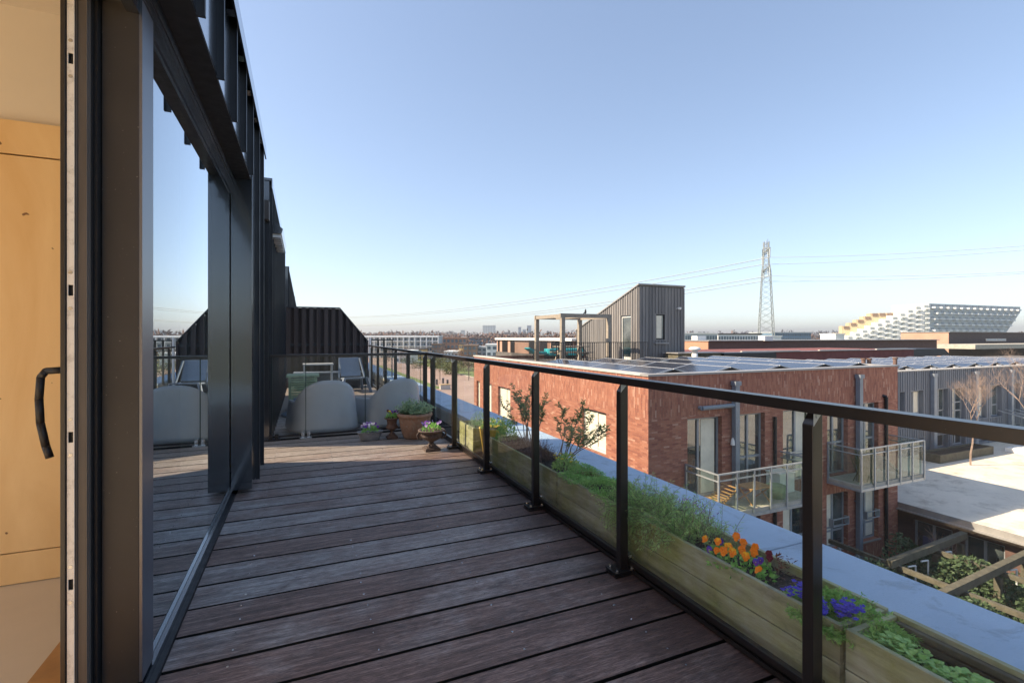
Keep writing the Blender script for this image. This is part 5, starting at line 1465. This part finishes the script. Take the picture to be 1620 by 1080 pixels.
# row of shrubs and young trees on the verge
tl = ['leafless brownish tree by the gallery flat', 'olive green bush along the verge left of centre', 'round olive bush on the verge', 'pale budding tree in front of the white house', 'bushy green shrub on the verge near the brick block', 'brown bare tree on the verge near the brick block', 'low dark shrub beyond the square', 'budding tree at the end of the square', 'loose bush beside the lamp post', 'tall brown budding tree in front of the ochre house']
tp_ = [(612, 80), (668, 82), (690, 78), (700, 92), (716, 66), (742, 60), (650, 110), (636, 95), (731, 74), (722, 88)]
for i, ((px, t), lb) in enumerate(zip(tp_, tl)):
    t *= 2.0; x, y = at(px, t); green = i in (1, 2, 4, 8)
    fluff('verge_bush' if green else 'young_tree', lb, 'bush' if green else 'tree', x, y, -9, 5.0 if green else 3.2, 4.5, 3.6 if green else 5.2, 900 if green else 600, 'lf_olive' if green else 'heather', .45 if green else .26, not green, 300 + i, 'bushes and trees on the verge', 1.3)
# street furniture on the square: lamp post, bollards
for i, (px, t, hh) in enumerate([(696, 116, 5.5), (741.5, 115, 8.6), (663, 150, 6.5)]):
    x, y = at(px, t); r = thing('lamp_post', ['slim street lamp near the bollards on the square', 'tall slim street lamp close to the brick block', 'slim street lamp furthest along the square'][i], 'street lamp', (x, y, -9), 'street lamps on the square')
    m = MB(); m.cyl((x, y, -9), (x, y, -9 + hh), .07, .04, 8); m.build('pole', 'rail', r); m = MB(); m.lathe([(0, 0), (.12, 0), (.22, .12), (.1, .2), (0, .22)], (x, y, -9 + hh), 10); m.build('lamp', 'rail', r)
for i, (px, t) in enumerate([(691, 105), (708, 104), (701, 108), (686, 109)]):
    x, y = at(px, t); m = MB(); m.cyl((x, y, -9), (x, y, -7.9), .22, None, 10); m.lathe([(.22, 0), (.24, .06), (0, .14)], (x, y, -7.9), 10)
    tag(m.build('bollard', 'rail', loc=(x, y, -9)), ['bollard second from the left on the square', 'rightmost bollard on the square', 'third bollard from the left on the square', 'leftmost bollard on the square'][i], 'bollard', 'bollards on the square')
x, y = at(704, 96); pd = thing('street_cabinet', 'pale low cabinet on the pavement beside the bollards', 'cabinet', (x, y, -9))
m = MB(); m.box(x - 1, x + 1, y - .4, y + .4, -9, -8.1); m.build('body', 'copstone', pd); m = MB(); m.box(x - 1.05, x + 1.05, y - .45, y + .45, -8.1, -8.0); m.build('lid', 'farochre', pd)

# far woods as strips of small upright crowns (uncountable)
random.seed(777)
def wood(name, pxa, pxb, t0, t1, n, h0, h1, mat, ls):
    mb = MB()
    for i in range(n):
        px = random.uniform(pxa, pxb); t = random.uniform(t0, t1); x, y = at(px, t); h = random.uniform(h0, h1); w_ = h * random.uniform(.35, .6)
        for k_ in range(22):
            v = Vector((random.gauss(0, .5) * w_, random.gauss(0, .5) * w_, h * random.uniform(.2, 1)))
            mb.leaf((x + v.x, y + v.y, -9 + v.z), (random.gauss(0, 1), random.gauss(0, 1), random.gauss(.4, 1)), ls * random.uniform(.6, 1.5), ls * .7)
    o = mb.build(name, mat, loc=(*at((pxa + pxb) / 2, t0), -9)); o['kind'] = 'stuff'; return o
wood('distant_woodland', 480, 960, 260, 420, 300, 7, 11.5, 'heather', 1.6)
wood('distant_woodland', 480, 1100, 500, 900, 420, 9, 15, 'heather', 3.2)
wood('distant_woodland', 1060, 1720, 500, 900, 320, 9, 14, 'heather', 3.2)
wood('distant_woodland', 400, 1700, 1200, 2400, 900, 12, 24, 'fardark', 7)
wood('distant_woodland', 850, 925, 150, 200, 60, 8, 12.5, 'heather', 1.0)
random.seed(99)
cnt = 0
# scattered far roofs to break the horizon line
for i in range(34):
    px = random.uniform(590, 1340); t = random.uniform(420, 900); wpx = random.uniform(5, 15)
    if 1195 < px < 1230 : continue
    h = random.uniform(6, 11.5); yy = 532 - (h - 9 - CAMH) / t * 768
    desc = random.choice(['pale', 'grey', 'brick', 'dark'])
    mt = {'pale': 'farwhite', 'grey': 'fargrey', 'brick': 'farred', 'dark': 'fardark'}[desc]
    o = fbox('distant_building', 'small far building on the horizon among the woodland, one of many alike', mt, px, px + wpx, yy, t, 12, 0, group='far buildings on the horizon')

# ================================================================== PLANTS
def pansy(mb, c, face, size, mats, rs=None):
    """five overlapping ruffled petals around c, looking towards face"""
    n = Vector(face).normalized(); up = Vector((0, 0, 1)); r = n.cross(up)
    if r.length < 0.1: r = Vector((1, 0, 0))
    r.normalize(); up = r.cross(n).normalized() * 1.0
    c = Vector(c)
    for k, (ang, dist, rad, mi) in enumerate([(60, .42, .50, 0), (120, .42, .50, 0), (5, .40, .42, 1), (175, .40, .42, 1), (270, .40, .52, 1)]):
        a = R(ang); pc = c + (r * math.cos(a) + up * math.sin(a)) * dist * size + n * (0.02 + 0.02 * k) * size
        vs = [pc - n * 0.08 * size]
        for i in range(9):
            t = 2 * math.pi * i / 9; rr = rad * size * random.uniform(0.85, 1.08)
            vs.append(pc + (r * math.cos(t) + up * math.sin(t)) * rr + n * random.uniform(-0.10, 0.12) * size)
        mb.add(vs, [(0, i, i % 9 + 1) for i in range(1, 10)], mats[mi])
    vs = [c + n * 0.16 * size + (r * math.cos(t) + up * math.sin(t)) * 0.10 * size for t in (0, 1.26, 2.5, 3.77, 5.03)]
    mb.add(vs, [(0, 1, 2, 3, 4)], mats[2])

def foliage_mound(name_mat, c, rx, ry, h, n, L, W, up=0.7, seed=1):
    random.seed(seed); mb = MB()
    for i in range(n):
        a = random.uniform(0, 2 * math.pi); q = random.random() ** 0.5
        x = c[0] + rx * q * math.cos(a); y = c[1] + ry * q * math.sin(a)
        top = h * (1 - q * q) ** 0.5
        z = c[2] + random.uniform(0.25, 1.0) * top
        d = Vector((math.cos(a) * q + random.gauss(0, .5), math.sin(a) * q + random.gauss(0, .5), up + random.gauss(0, .35)))
        s = random.uniform(0.7, 1.25)
        mb.leaf((x, y, z), d, L * s, W * s)
    return mb
def spray(mb, base, d, L, nl, ll, lw, droop=0.3, stemr=0.0012, m_leaf=0, m_stem=1, spread=0.9):
    """one arching stem with leaves along it"""
    p = Vector(base); d = Vector(d).normalized(); pts = [p.copy()]
    steps = 6
    for i in range(steps):
        d = (d + Vector((random.gauss(0, .10), random.gauss(0, .10), -droop / steps))).normalized()
        p = p + d * L / steps; pts.append(p.copy())
    mb.tube(pts, stemr, 3, m_stem)
    for i in range(nl):
        t = random.uniform(0.15, 1.0) * steps; k = min(int(t), steps - 1); q = pts[k].lerp(pts[k + 1], t - k)
        dd = (pts[k + 1] - pts[k]).normalized()
        side = Vector((random.gauss(0, 1), random.gauss(0, 1), random.gauss(0, 1))); side = (side - dd * side.dot(dd)).normalized()
        mb.leaf(q, dd * (1 - spread * 0.4) + side * spread, ll * random.uniform(0.7, 1.2), lw, m_leaf, nrm=side.cross(dd) + Vector((0, 0, 1)))

def soil_disc(r, c, rad, parent):
    m = MB(); m.lathe([(0, .006), (rad * .5, .004), (rad, 0)], c, 20); return m.build('soil', 'soil', parent)
# mat of fine green herb
random.seed(3)
mb = MB()
for i in range(7500):
    y = random.uniform(2.84, 3.56); x = random.uniform(1.93, 2.25)
    e = min(1, (3.6 - y) / 0.12, (y - 2.80) / 0.08)
    hh = 0.292 + (0.055 + 0.035 * math.sin(y * 11 + x * 9) + 0.02 * math.sin(x * 31 + y * 23)) * e * (1 - ((x - 2.09) / 0.19) ** 2 * 0.7)
    mb.leaf((x, y, hh + random.uniform(-0.02, 0.012)), (random.gauss(0, .7), random.gauss(0, .7), random.uniform(0.1, .9)), random.uniform(0.009, 0.017), 0.008)
tag(mb.build('creeping_herb', 'lf_green', loc=(2.1, 3.2, .26)), 'dense low mat of fine green herb between the shrubs and the rosemary', 'plant')
# rosemary-like bushy sprays
random.seed(11)
mb = MB()
for i in range(520):
    y = random.choice([random.uniform(2.12, 2.80), random.uniform(2.3, 2.78)]); x = random.uniform(1.97, 2.22)
    mb_d = Vector((random.gauss(-0.10, .55), random.gauss(0, .5), random.uniform(0.35, 1.0)))
    fac = 1.0 if y > 2.25 else 0.7
    spray(mb, (x, y, 0.27), mb_d, random.uniform(0.13, 0.27) * fac, 34, 0.028, 0.0042, droop=random.uniform(0.4, 1.5))
for i in range(28):      # hanging over the front board
    y = random.uniform(2.35, 2.82)
    spray(mb, (1.965, y, 0.30), (-0.9, random.gauss(0, .4), 0.25), random.uniform(0.10, 0.20), 26, 0.028, 0.0032, droop=3.2)
for i in range(34):      # upright thin sprays at the near end
    y = random.uniform(1.97, 2.2); x = random.uniform(2.0, 2.22)
    spray(mb, (x, y, 0.26), (random.gauss(0.05, .3), random.gauss(-.05, .3), 1), random.uniform(0.14, 0.27), 20, 0.027, 0.003, droop=0.3)
tag(mb.build('rosemary_bush', ['lf_rosemary', 'twig'], loc=(2.1, 2.4, .26)), 'bushy needle leaved rosemary spilling over the planter edge, beside the orange pansies', 'plant')
mb = MB(); random.seed(5)
for i in range(26):
    y = random.choice([random.gauss(2.35, .05), random.gauss(2.2, .05)]); x = random.uniform(2.17, 2.27); z = random.uniform(0.37, 0.44)
    for q in range(4): mb.leaf((x, y, z), (random.gauss(0, 1), random.gauss(0, 1), random.gauss(0.3, 1)), 0.011, 0.009)
    mb.cyl((x, y, .28), (x, y, z), 0.001, None, 3, 1)
tag(mb.build('violet_flowers', ['p_lilac', 'lf_green'], loc=(2.2, 2.28, .3)), 'small lilac flowers showing behind the rosemary against the blue parapet', 'flowers')
# orange pansies
def bedding(name, label, spots, leafm, cx, cy, z0, nleaf=130, R_=0.13, ry=0.16, lsz=0.026, hmax=.07, seed=2, mats=None, ps=0.022):
    random.seed(seed)
    r = thing(name, label, 'flowers', (cx, cy, z0))
    mb = foliage_mound(leafm, (cx, cy, z0), R_, ry, hmax, nleaf, lsz, lsz * 0.62, 0.8, seed)
    mb.build('foliage', leafm, r)
    for (x, y, z, face, ma, mi, ce, s) in spots:
        f = MB(); pansy(f, (x, y, z), face, ps * s, (0, 1, 2))
        f.cyl((x, y, z0), (x, y, z), 0.0013, None, 4, 3)
        f.build('blossom', [ma, mi, ce, 'lf_green'], r)
    return r
random.seed(21)
sp = []
cen = [(1.985, 1.985, .372), (2.12, 1.90, .395), (2.13, 1.865, .375), (2.02, 1.93, .375), (1.99, 1.865, .355), (1.99, 1.91, .34), (2.045, 1.885, .36), (2.14, 1.80, .375), (2.10, 1.775, .365), (2.045, 1.775, .355), (2.00, 1.665, .345), (2.08, 1.83, .36), (2.03, 1.845, .35)]
for i, (x, y, z) in enumerate(cen):
    col = ('p_orange', 'p_orange', 'p_amber') if i % 3 else ('p_amber', 'p_orange', 'p_amber')
    sp.append((x, y, z - 0.01, (-0.75 + random.gauss(0, .25), -0.4 + random.gauss(0, .3), 0.4), *col, random.uniform(0.95, 1.2)))
for (x, y, z) in [(1.975, 1.945, .325), (2.05, 1.72, .34), (2.075, 1.715, .345), (2.06, 1.95, .35)]:
    sp.append((x, y, z, (-0.8, -0.4, 0.4), 'p_blue', 'p_violet', 'p_yellow', 0.9))
for (x, y, z) in [(2.12, 1.70, .355), (2.14, 1.72, .365)]:
    sp.append((x, y, z, (-0.6, -0.4, 0.6), 'p_maroon', 'p_maroon', 'p_maroon', 0.9))
bedding('pansy_clump', 'orange pansies with a few violet ones in the long planter right of the rosemary', sp, 'lf_green', 2.05, 1.83, .262, 260, .12, .19, .030, .075, 31, ps=0.023)
mb = MB(); random.seed(8)
for i in range(40):
    mb.leaf((2.17 + random.gauss(0, .02), 1.68 + random.gauss(0, .03), .30 + random.uniform(0, .06)), (random.gauss(0, 1), random.gauss(0, 1), .6), .03, .010)
for i in range(7): mb.cyl((2.15, 1.68, .262), (2.15 + random.gauss(0, .04), 1.68 + random.gauss(0, .05), .34), .0015, None, 4, 1)
tag(mb.build('red_seedling', ['lf_red', 'twig'], loc=(2.17, 1.68, .26)), 'small reddish leaved seedling in bare soil right of the orange pansies', 'plant')
mb = MB(); random.seed(9)
for i in range(130):
    x = random.uniform(1.98, 2.23); y = random.uniform(1.5, 1.75); a = random.uniform(0, 3.1)
    mb.leaf((x, y, .270 + random.random() * .008), (math.cos(a), math.sin(a), .1), random.uniform(.01, .035), .007, nrm=Vector((0, 0, 1)))
t_ = tag(mb.build('dry_leaves', 'heather', loc=(2.1, 1.6, .27)), '', 'leaf litter'); del t_['label']; del t_['category']; t_['kind'] = 'stuff'
# blue flowering lithodora
random.seed(14)
mb = MB()
for i in range(700):
    a = random.uniform(0, 6.28); q = random.random() ** .5
    x = 2.10 + .155 * q * math.cos(a); y = 1.33 + .19 * q * math.sin(a)
    spray(mb, (x, y, .262 + .03 * (1 - q)), (math.cos(a) * q, math.sin(a) * q, .9), random.uniform(.04, .085), 14, .017, .006, droop=1.4)
lo = thing('blue_flower_clump', 'cushion of small deep blue flowers over pale green leaves next to the nearest railing post', 'flowers', (2.1, 1.33, .26))
mb.build('foliage', ['lf_bright', 'lf_green'], lo)
fm = MB(); random.seed(15)
for i in range(150):
    q = random.random()
    cx, cy = random.choice([(1.99, 1.46), (2.0, 1.40), (2.03, 1.30), (2.02, 1.27), (1.98, 1.33), (2.06, 1.25), (2.01, 1.43)])
    x = cx + random.gauss(0, .018); y = cy + random.gauss(0, .018); z = .335 + random.uniform(-.02, .02) - (2.1 - x) * .15
    for p_ in range(5):
        a = p_ * 1.257 + random.random(); fm.leaf((x, y, z + .015), (math.cos(a) * .9 - .3, math.sin(a) * .9 - .2, .45), .013, .010, 0, nrm=Vector((-.4, -.3, 1)))
fm.build('blossom', 'p_blue', lo)
# low bright green round leaved plants
random.seed(17)
mb = MB()
for i in range(1500):
    y = random.uniform(.55, 1.20); x = random.uniform(1.975, 2.13 + .04 * math.sin(y * 9))
    bed = .215 + .055 * (1 - ((x - 2.05) / .12) ** 2) + .012 * math.sin(y * 30)
    a = random.uniform(0, 6.28); el = random.uniform(.15, .9)
    L = random.uniform(.016, .030)
    d = Vector((math.cos(a), math.sin(a), el)).normalized(); p = Vector((x, y, bed + random.uniform(-.015, .03)))
    r_ = d.cross(Vector((0, 0, 1))).normalized(); W = L * .45
    dn = Vector((0, 0, -.2 * L))
    vs = [p, p + d * L * .3 + r_ * W * .8, p + d * L * .7 + r_ * W + dn * .3, p + d * L + dn, p + d * L * .7 - r_ * W + dn * .3, p + d * L * .3 - r_ * W * .8]
    mb.add(vs, [(0, 1, 2, 3, 4, 5)])
tag(mb.build('seedling_row', 'lf_bright', loc=(2.05, .88, .2)), 'thick row of bright green round leaved seedlings in the nearest planter box', 'plant')
mb = MB(); random.seed(18)
for i in range(5):
    pansy(mb, (2.09 + random.gauss(0, .01), 1.17 + random.gauss(0, .02), .265), (-.5, -.5, .7), .012, (0, 0, 0))
tag(mb.build('violet_blossom', 'p_violet', loc=(2.09, 1.17, .26)), 'tiny violet blossoms between the blue cushion and the green seedlings', 'flowers')

# tall bare stemmed shrubs
def shrub(label, base, targets, seed, lm='lf_dark'):
    random.seed(seed); r = thing('leafy_shrub', label, 'shrub', base)
    st = MB(); lf = MB()
    for (tx, ty, tz) in targets:
        b_ = Vector(base) + Vector((random.gauss(0, .02), random.gauss(0, .03), 0)); e = Vector((tx, ty, tz)); pts = []
        for i in range(9):
            t = i / 8; p = b_.lerp(e, t) + Vector((random.gauss(0, .008), random.gauss(0, .012), .05 * math.sin(t * math.pi) * 0.8)) * (1 if 0 < i < 8 else 0); pts.append(p)
        for i in range(8): st.cyl(pts[i], pts[i + 1], .0065 * (1 - i / 10), .0065 * (1 - (i + 1) / 10), 6)
        for i in (4, 5, 6, 7, 8):
            for w_ in range(2 if i < 8 else 1):
                p = pts[i]; d = (e - b_).normalized() * .6 + Vector((random.gauss(0, .5), random.gauss(0, .6), random.uniform(.1, .8))); d.normalize()
                tip = p + d * random.uniform(.04, .10)
                st.cyl(p, tip, .0028, .0018, 5)
                for k in range(3):
                    q = p.lerp(tip, (k + 1) / 3)
                    for n_ in range(5):
                        a = random.uniform(0, 6.28); side = Vector((math.cos(a), math.sin(a), random.gauss(.1, .35)))
                        lf.leaf(q, d * .75 + side, random.uniform(.030, .050), .011, nrm=Vector((0, 0, 1)) + side.cross(d))
    st.build('stem', 'twig', r); lf.build('foliage', lm, r)
    return r
shrub('taller dark leaved shrub with bare grey stems between the third and fourth railing posts', (2.11, 4.45, .26),
      [(2.10, 4.78, .86), (2.2, 4.58, .90), (2.05, 4.50, .84), (2.25, 4.35, .80), (2.1, 4.20, .74), (2.0, 4.9, .70), (2.2, 4.75, .76), (2.06, 4.62, .78)], 41)
shrub('spreading dark leaved shrub leaning out over the parapet, second from the left behind the railing', (2.12, 3.82, .26),
      [(2.2, 3.95, .78), (2.3, 3.75, .82), (2.34, 3.62, .72), (2.42, 3.55, .62), (2.28, 3.48, .66), (2.15, 3.62, .60), (2.3, 3.9, .70), (2.45, 3.7, .52)], 43)
# heather tangle
random.seed(51); mb = MB()
for i in range(900):
    y = random.uniform(4.05, 4.85); x = random.uniform(1.98, 2.24)
    d = Vector((random.gauss(0, .5), random.gauss(0, .5), 1)).normalized(); p = Vector((x, y, .27))
    q = p + d * random.uniform(.05, .16); mb.cyl(p, q, .0012, .0006, 3)
    mb.leaf(q, d, .012, .006); mb.leaf(p.lerp(q, .6), (random.gauss(0, 1), random.gauss(0, 1), .5), .014, .005)
tag(mb.build('dry_heather', 'heather', loc=(2.1, 4.45, .26)), 'brown tangle of dry heather at the foot of the taller shrub', 'plant')
def flowerlet(label, c, leafm, fm_, n=260, nf=26, h=.13, R_=.12, seed=3, name='yellow_flower_clump', fs=.014, ll=.03):
    random.seed(seed); r = thing(name, label, 'flowers', c)
    mb = foliage_mound(leafm, c, R_, R_ * 1.3, h, n, ll, ll * .35, 1.0, seed); mb.build('foliage', leafm, r)
    f = MB()
    for i in range(nf):
        a = random.uniform(0, 6.28); q = random.random() ** .5 * R_; z = c[2] + h * random.uniform(.7, 1.05)
        for p_ in range(5):
            b_ = random.uniform(0, 6.28); f.leaf((c[0] + q * math.cos(a), c[1] + 1.2 * q * math.sin(a), z), (math.cos(b_), math.sin(b_), .4), fs, fs * .8)
    f.build('blossom', fm_, r)
flowerlet('yellow flowering plant at the near foot of the spreading shrub', (2.10, 3.68, .26), 'lf_bright', 'p_yellow', 600, 26, .17, .11, 61)
flowerlet('yellow green flowering plant right of the second post from the corner', (2.10, 5.02, .26), 'lf_bright', 'p_yellow', 800, 34, .28, .11, 62)
m = MB(); m.lathe([(0, 0), (.115, 0), (.165, .34), (.172, .36), (.155, .36), (.15, .33), (0, .33)], (2.10, 5.44, 0), 28)
yp = thing('yellow_pot', 'yellow flower pot standing between the planter boxes near the corner', 'plant pot', (2.10, 5.44, 0)); m.build('pot', 'yellowpot', yp, smooth=True); soil_disc(yp, (2.10, 5.44, .335), .15, yp)
mb = foliage_mound('lf_bright', (2.10, 5.44, .33), .15, .15, .14, 450, .026, .010, 1.0, 63); mb.build('foliage', 'lf_bright', yp)
f = MB()
for i in range(22):
    a = random.uniform(0, 6.28); q = random.random() ** .5 * .14
    for p_ in range(4): b_ = random.uniform(0, 6.28); f.leaf((2.1 + q * math.cos(a), 5.44 + q * math.sin(a), .45 + random.uniform(-.03, .02)), (math.cos(b_), math.sin(b_), .4), .014, .011)
f.build('blossom', 'p_yellow', yp)
flowerlet('grey green herb with tiny pale flowers at the far end of the sunlit corner planter', (2.09, 5.85, .26), 'lf_grey', 'p_lilac', 1300, 14, .24, .15, 64, name='grey_herb', fs=.008, ll=.02)

# ------------------------------------------------------------------ pots on the deck
# big terracotta pot
c = (1.48, 6.96, 0)
tp = thing('terracotta_pot', 'large terracotta pot with a rolled rim and a silvery leaved plant in the corner', 'plant pot', c)
m = MB(); m.lathe([(0, 0), (.135, 0), (.15, .02), (.185, .14), (.205, .25), (.207, .275), (.222, .28), (.228, .30), (.222, .322), (.20, .325), (.192, .30), (.188, .27), (0, .27)], c, 40); m.build('pot', 'terracotta', tp, smooth=True)
soil_disc(tp, (c[0], c[1], .285), .19, tp)
mb = MB(); random.seed(71)
for i in range(230):
    a = random.uniform(0, 6.28); q = random.random() ** .5
    spray(mb, (c[0] + .07 * q * math.cos(a), c[1] + .07 * q * math.sin(a), .28), (math.cos(a) * q * 1.0, math.sin(a) * q * 1.0, 1.0), random.uniform(.12, .25), 12, .030, .017, droop=.7, m_leaf=0, m_stem=0)
mb.build('foliage', 'lf_grey', tp)
f = MB()
for i in range(40):
    a = random.uniform(0, 6.28); f.leaf((c[0] - .05 + random.gauss(0, .05), c[1] + random.gauss(0, .05), .53 + random.uniform(-.03, .05)), (math.cos(a), math.sin(a), .6), .012, .009)
f.build('blossom', 'p_lilac', tp); tp.scale = (1.1, 1.1, 1.1)
def potplant(cz, parent, pal, seed, R_=.09, h=.09, nb=12, leafm='lf_green', ps=.017):
    random.seed(seed); mb = foliage_mound(leafm, cz, R_, R_, h, 220, .026, .015, .9, seed); mb.build('foliage', leafm, parent)
    for i in range(nb):
        a = random.uniform(0, 6.28); q = random.random() ** .5 * R_ * 1.1; pcol = pal[i % len(pal)]
        f = MB(); pansy(f, (cz[0] + q * math.cos(a), cz[1] + q * math.sin(a), cz[2] + h * random.uniform(.8, 1.25)), (-.2 + random.gauss(0, .4), -.8, .5), ps * random.uniform(.9, 1.2), (0, 1, 2))
        f.build('blossom', [*pcol], parent)
# rusty urn behind
c = (1.17, 7.04, 0)
u1 = thing('rusty_urn', 'small rusty cast iron urn with violet and yellow pansies, left of the terracotta pot', 'urn', c)
m = MB(); m.box(c[0] - .07, c[0] + .07, c[1] - .07, c[1] + .07, 0, .03); m.box(c[0] - .055, c[0] + .055, c[1] - .055, c[1] + .055, .03, .045); m.build('foot', 'rust', u1, bevel=.004)
m = MB(); m.lathe([(0, .045), (.05, .045), (.045, .06), (.022, .08), (.020, .10), (.030, .11), (.045, .115), (.075, .135), (.080, .155), (.066, .175), (.062, .20), (.072, .255), (.098, .262), (.103, .272), (.098, .28), (.082, .278), (.075, .262), (0, .26)], c, 28); m.build('bowl', 'rust', u1, smooth=True)
u1.scale = (1.06, 1.06, 1.06)
potplant((c[0], c[1], .265), u1, [('p_violet', 'p_violet', 'p_yellow'), ('p_yellow', 'p_amber', 'p_maroon'), ('p_maroon', 'p_maroon', 'p_yellow')], 81, .075, .085, 13, ps=.02)
# dark urn in front
c = (1.51, 6.10, 0)
u2 = thing('cast_iron_urn', 'wide dark cast iron urn with side handles and violet pansies, nearest of the pots', 'urn', c)
m = MB(); m.box(c[0] - .085, c[0] + .085, c[1] - .085, c[1] + .085, 0, .03); m.box(c[0] - .07, c[0] + .07, c[1] - .07, c[1] + .07, .03, .042); m.build('foot', 'rustdark', u2, bevel=.004)
m = MB(); m.lathe([(0, .042), (.055, .042), (.048, .06), (.026, .08), (.024, .095), (.034, .10), (.05, .108), (.085, .125), (.112, .15), (.12, .17), (.112, .186), (.116, .20), (.145, .215), (.152, .224), (.146, .232), (.125, .228), (.11, .21), (0, .208)], c, 32); m.build('bowl', 'rustdark', u2, smooth=True)
for sx in (-1, 1):
    m = MB(); pts = [(c[0] + sx * .14, c[1] - .01, .215), (c[0] + sx * .165, c[1] - .015, .18), (c[0] + sx * .15, c[1] - .015, .14), (c[0] + sx * .105, c[1], .13)]
    m.tube(pts, .009, 8); m.build('handle', 'rustdark', u2)
u2.scale = (1.14, 1.14, 1.14)
potplant((c[0], c[1], .215), u2, [('p_violet', 'p_lilac', 'p_yellow'), ('p_violet', 'p_violet', 'p_white'), ('p_lilac', 'p_violet', 'p_yellow')], 83, .10, .09, 13, ps=.020)
# zinc bowl
c = (.87, 7.06, 0)
zb = thing('zinc_bowl', 'low oval zinc bowl with white and purple pansies, leftmost of the pots', 'bowl', c)
m = MB(); m.lathe([(0, 0), (.105, 0), (.115, .012), (.135, .07), (.148, .098), (.158, .102), (.158, .108), (.146, .106), (.13, .078), (0, .076)], c, 36, sx=1.05, sy=.75); m.build('bowl', 'zinc', zb, smooth=True)
m = MB(); m.lathe([(0, .008), (.07, .004), (.135, 0)], (c[0], c[1], .078), 20, sx=1.0, sy=.72); m.build('soil', 'soil', zb)
zb.scale = (1.1, 1.1, 1.1)
potplant((c[0], c[1], .085), zb, [('p_white', 'p_white', 'p_yellow'), ('p_lilac', 'p_violet', 'p_yellow'), ('p_white', 'p_lilac', 'p_yellow'), ('p_violet', 'p_violet', 'p_white')], 85, .095, .10, 20, ps=.019)

# ------------------------------------------------------------------ haze
hz = bpy.data.materials.new('haze'); hz.use_nodes = True
ht = hz.node_tree; ht.nodes.remove(ht.nodes['Principled BSDF'])
pv = ht.nodes.new('ShaderNodeVolumePrincipled')
pv.inputs['Color'].default_value = (0.58, 0.60, 0.66, 1); pv.inputs['Density'].default_value = 0.0003; pv.inputs['Anisotropy'].default_value = 0.2
ht.links.new(pv.outputs[0], ht.nodes['Material Output'].inputs['Volume'])
M['haze'] = hz
m = MB(); m.box(-4100, 4100, -4100, 4100, -10, 62)
o = m.build('haze', 'haze'); o['kind'] = 'stuff'
